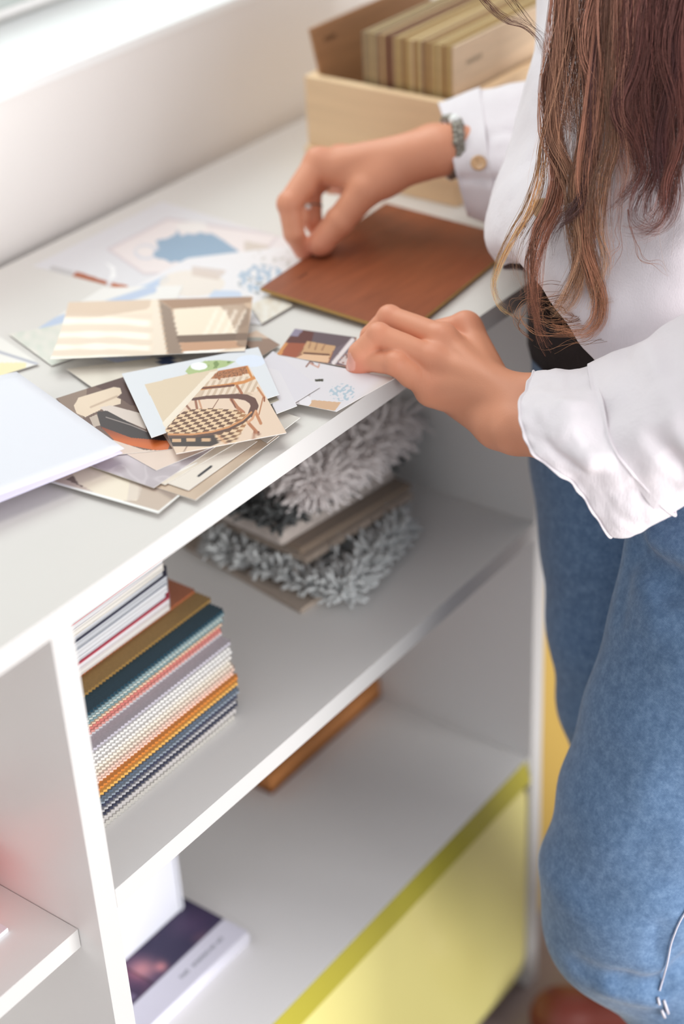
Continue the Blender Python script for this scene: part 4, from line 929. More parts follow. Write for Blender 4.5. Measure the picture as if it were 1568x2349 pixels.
# ---- jeans
def chain_fn(p, L_, k=.03):
    d = None
    for (a, ra), (b, rb) in zip(L_[:-1], L_[1:]):
        c = rc(p, a, b, ra, rb); d = c if d is None else smin(d, c, k)
    return d
def jeans_fn(p):
    shR = legR + [((kneeR * .4 + ankR * .6), .062), (ankR + [0, 0, .03], .064)]
    shL = legL + [(legL[-1][0] + np.array([.035, -.055, -.085]), .066), ((kneeL * .35 + ankL * .65), .062), (ankL + [0, 0, .03], .062)]
    d = chain_fn(p, shR, .02); d = np.minimum(d, 9); e = chain_fn(p, shL, .02)
    hip = smin(rc(p, HIPC + [0.0, 0, .02], HIPC + [0, 0, .075], .118, .112), rc(p, np.array([.335, -.285, -.09]), np.array([.44, -.165, -.09]), .098, .098), .04)
    d = smin(smin(d, e, .006), hip, .03)
    d = np.maximum(d, p[:, 2] + .012)                        # waist cut
    # folds: groin creases, knee crease, drag lines
    def fold(a, b, w, amp):
        a = np.asarray(a); b = np.asarray(b); return -amp * np.exp(-((rc(p, a, b, 0, 0)) / w) ** 2)
    for a, b, w, amp in FOLDS: d = d + fold(a, b, w, -amp)
    n1 = np.sin(p[:, 0] * 46 + p[:, 2] * 31 + 2 * np.sin(p[:, 2] * 17)) * np.sin(p[:, 1] * 39 - p[:, 2] * 23); d = d + n1 * .0016
    return d
FOLDS = []
def jsurf(u, v_):                       # where the line of sight first meets the trouser leg
    t_ = np.linspace(1.15, 2.1, 500); q = np.array([P(u, v_, t) for t in t_]).astype(np.float32); s_ = jeans_fn(q); k = np.argmax(s_ < 0); return P(u, v_, t_[k])
FOLDS = [(jsurf(*a), jsurf(*b_), w_, am_) for a, b_, w_, am_ in [  # (from, to, width, depth): groove when depth > 0, roll when < 0
 ((1462, 1262), (1540, 1335), .013, .016), ((1540, 1335), (1640, 1372), .014, .016), ((1500, 1235), (1620, 1310), .013, -.010), ((1470, 1320), (1490, 1420), .012, -.003), ((1440, 1300), (1425, 1420), .010, .003),
 ((1330, 2218), (1430, 2250), .011, .006), ((1430, 2250), (1512, 2262), .010, .008), ((1395, 2268), (1490, 2292), .012, -.006), ((1512, 2262), (1575, 2215), .010, .011), ((1575, 2215), (1650, 2190), .012, .012),
 ((1500, 2190), (1512, 2130), .008, .004), ((1360, 2050), (1470, 1985), .022, .003), ((1400, 1760), (1520, 1650), .025, .003), ((1300, 1900), (1420, 1860), .018, .0025), ((1480, 1500), (1560, 1470), .016, .003), ((1500, 1900), (1560, 1790), .02, .003)]]
v, f = sdf_mesh(jeans_fn, (-.02, -.62, -.93), (.72, .06, .05), .0046)
M_DEN = mat('denim', (92, 124, 164), 0.85, 0.15, sheen=0.25); n, l = nodes(M_DEN); b = n['Principled BSDF']
tc = n.new('ShaderNodeTexCoord'); mp = n.new('ShaderNodeMapping'); mp.inputs['Rotation'].default_value = (0.3, 0.7, 0.5); l.new(tc.outputs['Object'], mp.inputs[0])
wv = n.new('ShaderNodeTexWave'); wv.inputs['Scale'].default_value = 330; wv.inputs['Distortion'].default_value = 2.5; wv.inputs['Detail'].default_value = 2; wv.inputs['Detail Scale'].default_value = 1.5; l.new(mp.outputs[0], wv.inputs['Vector'])
n1 = n.new('ShaderNodeTexNoise'); n1.inputs['Scale'].default_value = 130; n1.inputs['Detail'].default_value = 9; n1.inputs['Roughness'].default_value = .7; l.new(tc.outputs['Object'], n1.inputs['Vector'])
n2 = n.new('ShaderNodeTexNoise'); n2.inputs['Scale'].default_value = 420; l.new(tc.outputs['Object'], n2.inputs['Vector'])
ad = n.new('ShaderNodeMath'); ad.operation = 'MULTIPLY_ADD'; l.new(wv.outputs[1], ad.inputs[0]); ad.inputs[1].default_value = .26; l.new(n1.outputs[0], ad.inputs[2])
ad2 = n.new('ShaderNodeMath'); ad2.operation = 'MULTIPLY_ADD'; l.new(n2.outputs[0], ad2.inputs[0]); ad2.inputs[1].default_value = .30; l.new(ad.outputs[0], ad2.inputs[2])
cr_ = n.new('ShaderNodeValToRGB'); cr_.color_ramp.elements[0].position = .30; cr_.color_ramp.elements[1].position = 1.25 / 1.25
cr_.color_ramp.elements[0].color = tuple(lin((66, 88, 119))) + (1,); cr_.color_ramp.elements[1].color = tuple(lin((118, 145, 177))) + (1,); e_ = cr_.color_ramp.elements.new(.72); e_.color = tuple(lin((86, 114, 148))) + (1,)
l.new(ad2.outputs[0], cr_.inputs[0]); l.new(cr_.outputs[0], b.inputs['Base Color'])
bp = n.new('ShaderNodeBump'); bp.inputs['Strength'].default_value = .25; bp.inputs['Distance'].default_value = .0006; l.new(ad.outputs[0], bp.inputs['Height']); l.new(bp.outputs[0], b.inputs['Normal'])
jn = link('jeans', v, f, M_DEN, person, smooth=True)
JV = v
def onsurf(u, v_, V_, off=.0006):       # nearest sampled cloth point towards the viewer along a line of sight
    px = proj(V_); dd = np.hypot(px[:, 0] - u, px[:, 1] - v_); near = dd < max(12, np.sort(dd)[6]); dep = (V_ - CAM) @ RC[2]
    dpt = dep[near].min(); return P(u, v_, dpt - off)
# side seam with bar tacks below
sm = MB(); m_st = mat('pale_stitching', (206, 204, 214), 0.8, .1)
seam = [(1640, 1960), (1590, 2060), (1555, 2120), (1538, 2165), (1530, 2210), (1520, 2245), (1510, 2280)]
pts = []
for (a, b_), (c_, d_) in zip(seam[:-1], seam[1:]):
    for k in range(8): pts.append(onsurf(a + (c_ - a) * k / 8, b_ + (d_ - b_) * k / 8, JV, .0004))
pts = np.array(pts); ker = np.ones(5) / 5; ps = np.stack([np.convolve(np.pad(pts[:, i], 2, 'edge'), ker, 'valid') for i in range(3)], 1)
sm.tube(ps, .0008, 6); 
for a in ([(1508, 2288), (1512, 2305)], [(1522, 2295), (1532, 2325)], [(1517, 2318), (1524, 2334)]): sm.tube([onsurf(*q, JV, .0004) for q in a], .0013, 6)
sm.out('side_seam', m_st, jn, smooth=True)
# belt
blt = MB(); ring = []; nb = 48
for i in range(nb):
    w = 2 * math.pi * i / nb; dr_ = np.array([math.cos(w), math.sin(w), 0]); c_ = HIPC + np.array([0, 0, .10])
    # march outwards to the jeans surface just below the waist
    rr_ = np.linspace(.02, .26, 160).astype(np.float32); q = (np.array([HIPC[0], HIPC[1], -.030]) + rr_[:, None] * dr_).astype(np.float32); s_ = jeans_fn(q); k = np.argmax(s_ > 0)
    ring.append((HIPC[0] + dr_[0] * (rr_[k] + .002), HIPC[1] + dr_[1] * (rr_[k] + .002)))
ring = np.array(ring); ring = (ring + np.roll(ring, 1, 0) + np.roll(ring, -1, 0)) / 3
v = []; f = []
prof_ = [(0, -.012), (.0032, -.010), (.0036, .0), (.0036, .020), (.0032, .026), (0, .028), (-.085, .030), (-.085, .024), (-.002, .020)]
for i in range(nb):
    o_ = nz(np.append(ring[i] - HIPC[:2], 0)); 
    for a, h_ in prof_: v.append((ring[i][0] + o_[0] * a, ring[i][1] + o_[1] * a, h_ * 1.25 - .036))
m7 = len(prof_)
for i in range(nb):
    for k in range(m7): f.append((i * m7 + k, ((i + 1) % nb) * m7 + k, ((i + 1) % nb) * m7 + (k + 1) % m7, i * m7 + (k + 1) % m7))
be = link('belt', v, f, mat('belt_dark_leather', (44, 34, 34), .6, .3, var=.2, vscale=60, bump=.4, bscale=400), person, smooth=True)
bk = MB(); qb = onsurf(1262, 692, np.array(v), .004); 
bk.tube([qb + RIGHT * a + np.array([0, 0, b_]) for a, b_ in ((-.008, .006), (-.004, .008), (.004, .003), (.010, -.003), (.013, -.007))], .0016, 8)
bk.out('buckle', mat('brass', (206, 168, 84), .3, .6, metal=.8), be, smooth=True)
bk = MB(); q2 = onsurf(1290, 668, np.array(v), .004)
bk.tube([q2 + RIGHT * .006 * math.cos(w) + np.array([0, 0, .006 * math.sin(w)]) for w in np.linspace(0, 5.2, 16)], .0014, 8); bk.out('ring', mat('dull_silver', (170, 170, 176), .35, .6, metal=.8), be, smooth=True)
# shoes
for an, nm in ((ankR, 'r'), (ankL, 'l')):
    toe = an + np.array([-.10, .13, -.048]); 
    fn_ = lambda p, an=an, toe=toe: np.maximum(smin(smin(rc(p, an + np.array([0.012, -.022, -.036]), toe, .041, .030), rc(p, an, an + np.array([0, 0, .03]), .040, .040), .02), rc(p, toe, toe, .032, .032), .02), -(p[:, 2] + H - .0005))
    v, f = sdf_mesh(fn_, an - .17, an + .19, .005); link('shoe', v, f, mat('shoe_red_brown', (112, 48, 38), .4, .5), person, smooth=True)
# ---------------------------------------------------------------- shirt: lofted rings with folds
M_LIN = mat('white_linen', (230, 223, 227), 0.9, 0.1, sheen=0.2); n, l = nodes(M_LIN); b = n['Principled BSDF']
tc = n.new('ShaderNodeTexCoord')
w1_ = n.new('ShaderNodeTexNoise'); w1_.inputs['Scale'].default_value = 900; mpa = n.new('ShaderNodeMapping'); mpa.inputs['Scale'].default_value = (1, 1, .12); l.new(tc.outputs['Object'], mpa.inputs[0]); l.new(mpa.outputs[0], w1_.inputs['Vector'])
w2_ = n.new('ShaderNodeTexNoise'); w2_.inputs['Scale'].default_value = 60; w2_.inputs['Detail'].default_value = 3; l.new(tc.outputs['Object'], w2_.inputs['Vector'])
w3_ = n.new('ShaderNodeMath'); w3_.operation = 'MULTIPLY_ADD'; l.new(w2_.outputs[0], w3_.inputs[0]); w3_.inputs[1].default_value = 4.0; l.new(w1_.outputs[0], w3_.inputs[2])
bp = n.new('ShaderNodeBump'); bp.inputs['Strength'].default_value = .35; bp.inputs['Distance'].default_value = .0009; l.new(w3_.outputs[0], bp.inputs['Height']); l.new(bp.outputs[0], b.inputs['Normal'])
def cr(p, n_, closed):
    p = np.asarray(p, float); k = len(p); out = []
    if closed:
        for i in range(n_):
            t = i * k / n_; a = int(t); u_ = t - a; q = [p[(a + j) % k] for j in (-1, 0, 1, 2)]
            out.append(.5 * (2 * q[1] + (q[2] - q[0]) * u_ + (2 * q[0] - 5 * q[1] + 4 * q[2] - q[3]) * u_ ** 2 + (3 * q[1] - q[0] - 3 * q[2] + q[3]) * u_ ** 3))
    else:
        for i in range(n_):
            t = i * (k - 1) / (n_ - 1); a = min(int(t), k - 2); u_ = t - a; q = [p[min(max(a + j, 0), k - 1)] for j in (-1, 0, 1, 2)]
            out.append(.5 * (2 * q[1] + (q[2] - q[0]) * u_ + (2 * q[0] - 5 * q[1] + 4 * q[2] - q[3]) * u_ ** 2 + (3 * q[1] - q[0] - 3 * q[2] + q[3]) * u_ ** 3))
    return np.array(out)
def loft(name, rings, nu, nv, m_, parent, disp=None, thick=.0009, capend=False):
    R_ = [cr(r, nu, True) for r in rings]
    G = np.array([cr([r[i] for r in R_], nv, False) for i in range(nu)])          # nu x nv x 3
    du = np.roll(G, -1, 0) - np.roll(G, 1, 0); dv = np.gradient(G, axis=1)
    N_ = np.cross(du, dv); N_ /= (np.linalg.norm(N_, axis=2)[..., None] + 1e-12)
    c_ = G.mean(0)[None]; sg = np.sign(((G - c_) * N_).sum(2).mean()); N_ *= sg
    if disp is not None: G = G + N_ * disp(G, np.arange(nu)[:, None] / nu, np.linspace(0, 1, nv)[None, :])[..., None]
    v = G.reshape(-1, 3); f = []
    for i in range(nu):
        j = (i + 1) % nu
        for k in range(nv - 1): q = (i * nv + k, j * nv + k, j * nv + k + 1, i * nv + k + 1); f.append(q if sg > 0 else q[::-1])
    if capend: f.append(tuple(i * nv + nv - 1 for i in range(nu)))
    o = link(name, v, f, m_, parent, smooth=True)
    if thick: s_ = o.modifiers.new('cloth_thickness', 'SOLIDIFY'); s_.thickness = thick; s_.offset = -1
    return o, v
def npn(G, s, k=0, st=(1, 1, 1)):
    fl_ = G.reshape(-1, 3); return np.array([mnoise.noise(Vector((a[0] * s * st[0], a[1] * s * st[1], a[2] * s * st[2] + k))) for a in fl_]).reshape(G.shape[:2])
def groove(G, pts, w, amp):
    d = np.full(G.shape[:2], 9.)
    for a, b_ in zip(pts[:-1], pts[1:]):
        a = np.asarray(a); b_ = np.asarray(b_); ba = b_ - a; t = np.clip(((G - a) @ ba) / (ba @ ba), 0, 1); d = np.minimum(d, np.linalg.norm(G - a - t[..., None] * ba, axis=2))
    return amp * np.exp(-(d / w) ** 2)
# torso
T_rings = [
 [P(1238, -190, 1.56), P(1330, -200, 1.45), P(1480, -210, 1.38), P(1700, -220, 1.36), P(1900, -210, 1.42), P(1800, -200, 1.62), P(1560, -190, 1.68), P(1340, -190, 1.66)],
 [P(1234, 0, 1.56), P(1310, 0, 1.45), P(1450, 0, 1.40), P(1680, 0, 1.38), P(1900, 0, 1.44), P(1800, 0, 1.62), P(1560, 0, 1.70), P(1330, 0, 1.66)],
 [P(1218, 150, 1.55), P(1290, 155, 1.45), P(1430, 160, 1.41), P(1660, 165, 1.40), P(1880, 160, 1.46), P(1790, 150, 1.62), P(1550, 145, 1.69), P(1310, 145, 1.65)],
 [P(1180, 300, 1.55), P(1260, 312, 1.45), P(1400, 325, 1.41), P(1650, 330, 1.40), P(1870, 320, 1.47), P(1780, 300, 1.62), P(1530, 295, 1.69), P(1280, 295, 1.65)],
 [P(1128, 420, 1.54), P(1210, 445, 1.44), P(1370, 470, 1.40), P(1640, 490, 1.40), P(1870, 470, 1.48), P(1770, 440, 1.63), P(1500, 420, 1.70), P(1240, 415, 1.65)],
 [P(1103, 520, 1.53), P(1190, 548, 1.44), P(1345, 600, 1.395), P(1630, 660, 1.39), P(1880, 620, 1.48), P(1770, 540, 1.63), P(1480, 520, 1.70), P(1210, 510, 1.64)],
 [P(1112, 578, 1.53), P(1200, 608, 1.45), P(1345, 700, 1.395), P(1640, 800, 1.39), P(1890, 740, 1.48), P(1780, 640, 1.63), P(1480, 590, 1.69), P(1220, 570, 1.63)],
 [P(1150, 614, 1.54), P(1272, 645, 1.455), P(1372, 838, 1.41), P(1640, 960, 1.40), P(1890, 860, 1.49), P(1780, 740, 1.63), P(1480, 650, 1.67), P(1260, 625, 1.62)]]
def t_disp(G, u, v):
    d = npn(G, 16, 3, (1, 1, .45)) * .0075 + npn(G, 42, 7, (1, 1, .4)) * .0026
    d += groove(G, [P(1245, 120, 1.5), P(1225, 330, 1.47), P(1190, 480, 1.46), P(1180, 590, 1.46)], .007, -.005)
    d += groove(G, [P(1290, 300, 1.45), P(1262, 470, 1.44), P(1275, 640, 1.44)], .004, .003)
    d += groove(G, [P(1380, 800, 1.41), P(1450, 790, 1.4), P(1568, 700, 1.39)], .012, -.005)
    d += groove(G, [P(1400, 700, 1.4), P(1480, 620, 1.4), P(1568, 560, 1.4)], .014, .004)
    d += groove(G, [P(1340, 690, 1.4), P(1375, 835, 1.41)], .003, .0015)
    return d
sh, shv = loft('shirt', T_rings, 130, 120, M_LIN, person, t_disp, capend=False)
yk = MB()
# left sleeve and its open cuff
c0r = [P(1226, 860, 1.405), P(1191, 925, 1.345), P(1214, 1035, 1.320), P(1312, 1118, 1.318), P(1402, 1238, 1.345), P(1392, 1150, 1.41), P(1330, 1040, 1.445), P(1262, 920, 1.445)]
c1r = [P(1366, 834, 1.375), P(1386, 935, 1.318), P(1412, 1030, 1.295), P(1468, 1105, 1.295), P(1545, 1172, 1.32), P(1520, 1090, 1.375), P(1470, 985, 1.405), P(1410, 890, 1.405)]
cm = lambda A_, B_, t: [a * (1 - t) + b_ * t for a, b_ in zip(A_, B_)]
chalf = cm(c0r, c1r, .5); chalf[4] = P(1470, 1222, 1.33); chalf[0] = P(1300, 846, 1.39); chalf[1] = P(1285, 925, 1.325); chalf[2] = P(1312, 1032, 1.30)
c2r = [P(1480, 780, 1.35), P(1520, 880, 1.285), P(1560, 990, 1.265), P(1600, 1070, 1.27), P(1650, 1110, 1.295), P(1640, 1020, 1.35), P(1600, 930, 1.385), P(1540, 840, 1.385)]
c3r = [P(1610, 715, 1.33), P(1660, 820, 1.265), P(1700, 920, 1.245), P(1740, 1010, 1.25), P(1790, 1060, 1.28), P(1770, 970, 1.33), P(1720, 860, 1.365), P(1660, 770, 1.365)]
elr = [ELL + RIGHT * a + np.array([0, 0, b_]) + FWD * c_ for a, b_, c_ in ((-.055, .03, 0), (-.03, .0, -.045), (.0, -.04, -.05), (.035, -.055, -.03), (.05, -.05, .0), (.045, -.02, .035), (.01, .01, .05), (-.03, .035, .035))]
def armring(c_, r_): return [c_ + RIGHT * a * r_ + FWD * b_ * r_ for a, b_ in ((-1, 0), (-.7, -.7), (0, -1), (.7, -.7), (1, 0), (.7, .7), (0, 1), (-.7, .7))]
ul1 = armring(ELL * .6 + SHL * .4 + np.array([0, 0, .02]), .062); ul2 = armring(ELL * .2 + SHL * .8, .07); ul3 = armring(SHL + np.array([0, 0, .045]) + (SHR - SHL) * .14, .058); ul4 = armring(SHL + np.array([0, 0, .062]) + (SHR - SHL) * .24, .02)
def scl(r_, k): c_ = np.mean(r_, 0); return [c_ + (q - c_) * k for q in r_]
def s_disp(G, u, v):
    d = npn(G, 20, 11) * .0065 + npn(G, 50, 5) * .0026
    d += groove(G, [P(1475, 770, 1.33), P(1500, 880, 1.27), P(1545, 1000, 1.255), P(1600, 1080, 1.26)], .008, .009)
    d += groove(G, [P(1530, 760, 1.31), P(1560, 880, 1.26), P(1600, 970, 1.25)], .010, -.006)
    d += groove(G, [P(1420, 800, 1.35), P(1440, 880, 1.29), P(1480, 980, 1.27), P(1560, 1080, 1.27)], .008, -.006)
    d += groove(G, [P(1455, 970, 1.28), P(1510, 1040, 1.27), P(1568, 1090, 1.28)], .005, -.004)
    return d
sl, slv = loft('sleeve', [scl(cm(c1r, chalf, .25), .975), scl(c1r, .99), scl(cm(c1r, c2r, .35), 1.0), c2r, c3r, elr, ul1, ul2, ul3, ul4], 96, 160, M_LIN, sh, s_disp, capend=True)
def c_disp(G, u, v):
    d = npn(G, 26, 2) * .0050 + npn(G, 60, 9) * .0024 + npn(G, 120, 4) * .0008
    d += .0012 * np.sin(u * 2 * math.pi * 19 + 1.5 * np.sin(u * 31)) * np.exp(-(v / .10) ** 2)       # wavy hem
    d += .0022 * np.exp(-((v - .965) / .022) ** 2) + (-.0010) * np.exp(-((v - .06) / .02) ** 2) + .0008 * np.exp(-((v - .02) / .02) ** 2)
    d += groove(G, [P(1240, 1010, 1.31), P(1290, 1060, 1.305), P(1360, 1110, 1.30), P(1400, 1180, 1.31)], .004, -.0035)
    d += groove(G, [P(1300, 930, 1.32), P(1310, 1000, 1.31), P(1350, 1060, 1.30)], .010, .004)
    return d
cu, cuv = loft('cuff', [c0r, chalf, c1r], 150, 70, M_LIN, sh, c_disp, thick=.0016)
# right sleeve
r0 = [P(1004, 236, 1.675), P(1021, 290, 1.635), P(1039, 370, 1.618), P(1054, 440, 1.63), P(1072, 494, 1.66), P(1062, 430, 1.70), P(1040, 350, 1.715), P(1014, 270, 1.70)]
r1 = [P(1100, 202, 1.665), P(1112, 290, 1.62), P(1122, 375, 1.605), P(1130, 450, 1.62), P(1138, 522, 1.655), P(1136, 430, 1.70), P(1126, 340, 1.715), P(1112, 250, 1.70)]
r2 = [P(1200, 186, 1.66), P(1215, 290, 1.61), P(1225, 375, 1.60), P(1235, 450, 1.62), P(1245, 530, 1.66), P(1240, 430, 1.70), P(1230, 340, 1.72), P(1215, 250, 1.70)]
rel = [ELR + RIGHT * a + np.array([0, 0, b_]) + FWD * c_ for a, b_, c_ in ((-.045, .05, 0), (-.03, .02, -.045), (.0, -.02, -.05), (.02, -.05, -.03), (.03, -.055, .0), (.03, -.03, .035), (.01, .01, .05), (-.02, .045, .035))]
ra1 = armring(ELR * .6 + SHR * .4, .06); ra2 = armring(ELR * .2 + SHR * .8, .068); ra3 = armring(SHR + np.array([0, 0, .045]) + (SHL - SHR) * .14, .058); ra4 = armring(SHR + np.array([0, 0, .062]) + (SHL - SHR) * .24, .02)
def r_disp(G, u, v):
    d = npn(G, 22, 31) * .004 + npn(G, 55, 15) * .0014
    d += groove(G, [P(1050, 300, 1.63), P(1110, 320, 1.62), P(1200, 300, 1.61)], .006, -.004) + groove(G, [P(1070, 412, 1.62), P(1130, 414, 1.61), P(1180, 405, 1.61)], .004, -.0045)
    return d
sr, srv = loft('sleeve', [r1, r2, cm(r2, rel, .5), rel, ra1, ra2, ra3, ra4], 80, 120, M_LIN, sh, r_disp, capend=True)
cr2, crv = loft('cuff', [r0, cm(r0, r1, .5), scl(r1, 1.015)], 90, 30, M_LIN, sh, lambda G, u, v: npn(G, 30, 3) * .0025 + .001 * np.exp(-((v - .05) / .03) ** 2) + groove(G, [P(1060, 412, 1.62), P(1130, 414, 1.61)], .004, -.004), thick=.0014)
# shoulders and collar
neck = [(NK + np.array([0, 0, .02])) + RIGHT * a * .062 + FWD * b_ * .062 for a, b_ in ((-1, 0), (-.7, -.7), (0, -1), (.7, -.7), (1, 0), (.7, .7), (0, 1), (-.7, .7))]
MID = (SHL + SHR) / 2
yo = [[q * .7 + (MID + np.array([0, 0, .03])) * .3 + np.array([0, 0, .05]) for q in T_rings[0]], [q * .35 + neck[i] * .65 - np.array([0, 0, .01]) for i, q in enumerate(T_rings[0])], neck, [q + np.array([0, 0, .035]) for q in neck]]
loft('yoke', [T_rings[0]] + yo, 80, 40, M_LIN, sh, None)
# buttons
def button(c_, nrm, r_, m_, parent):
    nrm = nz(nrm); a = nz(np.cross(nrm, [0, 0, 1])); b_ = np.cross(nrm, a); v = []; f = []
    pf = [(0, .0008), (.55, .0006), (.72, .0014), (.92, .0014), (1, .0006), (1, 0)]
    for rr_, h_ in pf:
        for k in range(24): w = 2 * math.pi * k / 24; v.append(c_ + (a * math.cos(w) + b_ * math.sin(w)) * r_ * max(rr_, .02) + nrm * h_)
    for i in range(len(pf) - 1):
        for k in range(24): f.append((i * 24 + k, (i + 1) * 24 + k, (i + 1) * 24 + (k + 1) % 24, i * 24 + (k + 1) % 24))
    f.append(tuple(range(24))); return link('button', v, f, m_, parent, smooth=True)
m_btn = mat('horn_button', (196, 156, 116), .35, .5, var=.25, vscale=300)
def vis(u, v_, V_, off): return onsurf(u, v_, V_, off)
button(vis(1097, 374, np.concatenate([srv, crv]), .0015), -RC[2] + np.array([0, 0, .2]), .0075, m_btn, cr2)
button(vis(1243, 478, shv, .0015), -RC[2] + RIGHT * -.6, .0085, m_btn, sh)

# ---- bracelet and ring
br = MB(); m_sil = mat('bracelet_silver', (140, 134, 124), .35, .6, metal=.6, var=.2, vscale=400); m_pearl = mat('pearl', (244, 246, 244), .25, .5)
Wp = RH['wrist'] + nz(RH['fore'] - RH['wrist']) * .014; axw = nz(RH['fore'] - RH['wrist']); ua = nz(np.cross(axw, RH['up'])); ub = np.cross(axw, ua)
vl = []
for k in range(64):
    w = 2 * math.pi * k / 64; c_ = Wp + ua * math.cos(w) * .0345 + ub * math.sin(w) * .0265 + axw * .0015 * math.sin(w * 5)
    if k in (6, 17, 30, 41, 52): br.sphere(c_ - RC[2] * .002, .0058, 1, 8)
    else:
        br.sphere(c_ + axw * .0022 * (1 if k % 2 else -1), .0034 + .0006 * (k % 3), 0, 5)
br.out('bracelet', None, person, smooth=True, mats=[m_sil, m_pearl])
j1, j2 = np.asarray(RH['fingers'][1]['j'][1]), np.asarray(RH['fingers'][1]['j'][2]); rcn = j1 * .45 + j2 * .55; rax = nz(j2 - j1); a = nz(np.cross(rax, [0, 0, 1])); b_ = np.cross(rax, a)
rg = MB(); rg.tube([rcn + (a * math.cos(w) + b_ * math.sin(w)) * .0102 for w in np.linspace(0, 2 * math.pi, 40)], .0008, 8, cap=False); rg.sphere(XP(0, 0, 1) * 0 + rcn + nz(CAM - rcn) * .0115 - RIGHT * .003, .0026, 1, 8)
rg.out('finger_ring', None, person, smooth=True, mats=[m_sil, m_pearl])
# ---------------------------------------------------------------- hair: locks of single strands
HV, HF, HC = [], [], []
hrnd = np.random.RandomState(5)
def lock(path, n_, w0, w1, c_root, c_tip, r=.00017, fly=.004, spread_pow=1.0, seg=44, curlamp=.0065, ds=0.0, path3=None):
    if path3 is not None: ctl = path3
    else:
        ctl = [P(u_, v_, d_) for u_, v_, d_ in path]
        if path[0][1] == TOP:            # carry the lock on up over the shoulder side of the head to the parting
            k_ = np.clip((path[0][0] - 1500) / 200., -1, 1); sc_ = HD - FWD * .088 + RIGHT * (.012 + .055 * k_) + np.array([0, 0, .015])
            ctl = [HD - FWD * .02 + RIGHT * (.008 + .04 * k_) + np.array([0, 0, .128]), HD - FWD * .075 + RIGHT * (.012 + .055 * k_) + np.array([0, 0, .085]), sc_, ctl[0] * .5 + sc_ * .5 - FWD * .01] + ctl; seg = int(seg * 1.35)
    base = cr(ctl, seg, False)
    t = np.gradient(base, axis=0); t /= np.linalg.norm(t, axis=1)[:, None]
    a = np.cross(t, RC[2]); a /= (np.linalg.norm(a, axis=1)[:, None] + 1e-9); b_ = np.cross(t, a); s = np.linspace(0, 1, seg)
    ncl = max(1, n_ // 13); cl = []
    for _ in range(ncl):
        rr_ = math.sqrt(hrnd.rand()); w = hrnd.rand() * 6.283; cl.append((rr_ * math.cos(w), rr_ * math.sin(w) * .5, hrnd.uniform(.68, 1.38), hrnd.rand() * 6.28, hrnd.uniform(1.2, 3), hrnd.uniform(.2, 1), hrnd.uniform(.82, 1.0)))
    for k in range(n_):
        c_l = cl[k % ncl]; rr_ = math.sqrt(hrnd.rand()) * (.30 if n_ > 30 else .8); w = hrnd.rand() * 6.283; off = np.array([c_l[0] + rr_ * math.cos(w), c_l[1] + rr_ * math.sin(w) * .6])
        wid = (w0 + (w1 - w0) * s ** spread_pow) * (1 - .75 * sstep(.82, 1, s)); ph = hrnd.rand() * 6.28; fr = hrnd.uniform(1.5, 3.5); am = curlamp * hrnd.uniform(.2, 1) * s
        end = 1 - .16 * hrnd.rand() ** 1.6 if hrnd.rand() < .7 else hrnd.uniform(.7, .95)
        x_ = off[0] * wid + curlamp * .9 * c_l[5] * s * np.sin(c_l[4] * 6.28 * s + c_l[3]) + am * .5 * np.sin(fr * 6.28 * s + ph); y_ = off[1] * wid + am * .5 * np.cos(fr * 6.28 * s + ph)
        if hrnd.rand() < .12: x_ = x_ + fly * hrnd.randn() * s ** 1.5; y_ = y_ + fly * .4 * hrnd.randn() * s ** 1.5
        q = base + a * x_[:, None] + b_ * y_[:, None]; fr_ = 1.0 if path3 is not None else len(path) / len(ctl) * .8; m_ = max(6, int(seg * (1 - (1 - end * (c_l[6] if n_ > 30 else 1)) * fr_))); q = q[:m_]
        rad = r * hrnd.uniform(.6, 1.25) * np.clip((1 - np.linspace(0, 1, m_)) * 4, .25, 1)
        tt = np.gradient(q, axis=0); tt /= (np.linalg.norm(tt, axis=1)[:, None] + 1e-9); e1 = np.cross(tt, RC[2]); e1 /= (np.linalg.norm(e1, axis=1)[:, None] + 1e-9); e2 = np.cross(tt, e1)
        vs = np.stack([q + rad[:, None] * (e1 * math.cos(g_) + e2 * math.sin(g_)) for g_ in (0.5, 2.6, 4.7)], 1).reshape(-1, 3)
        i = np.arange(m_ - 1)[:, None] * 3; fs_ = np.concatenate([np.stack([i[:, 0] + j, i[:, 0] + (j + 1) % 3, i[:, 0] + 3 + (j + 1) % 3, i[:, 0] + 3 + j], 1) for j in range(3)])
        n0 = sum(len(z) for z in HV); HV.append(vs); HF.append(fs_ + n0)
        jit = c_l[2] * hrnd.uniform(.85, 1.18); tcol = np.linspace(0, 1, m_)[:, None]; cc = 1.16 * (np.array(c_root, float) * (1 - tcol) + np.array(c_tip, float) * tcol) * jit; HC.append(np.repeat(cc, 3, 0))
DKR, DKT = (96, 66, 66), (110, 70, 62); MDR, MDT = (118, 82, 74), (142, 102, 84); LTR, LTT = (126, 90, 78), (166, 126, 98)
TOP = -330
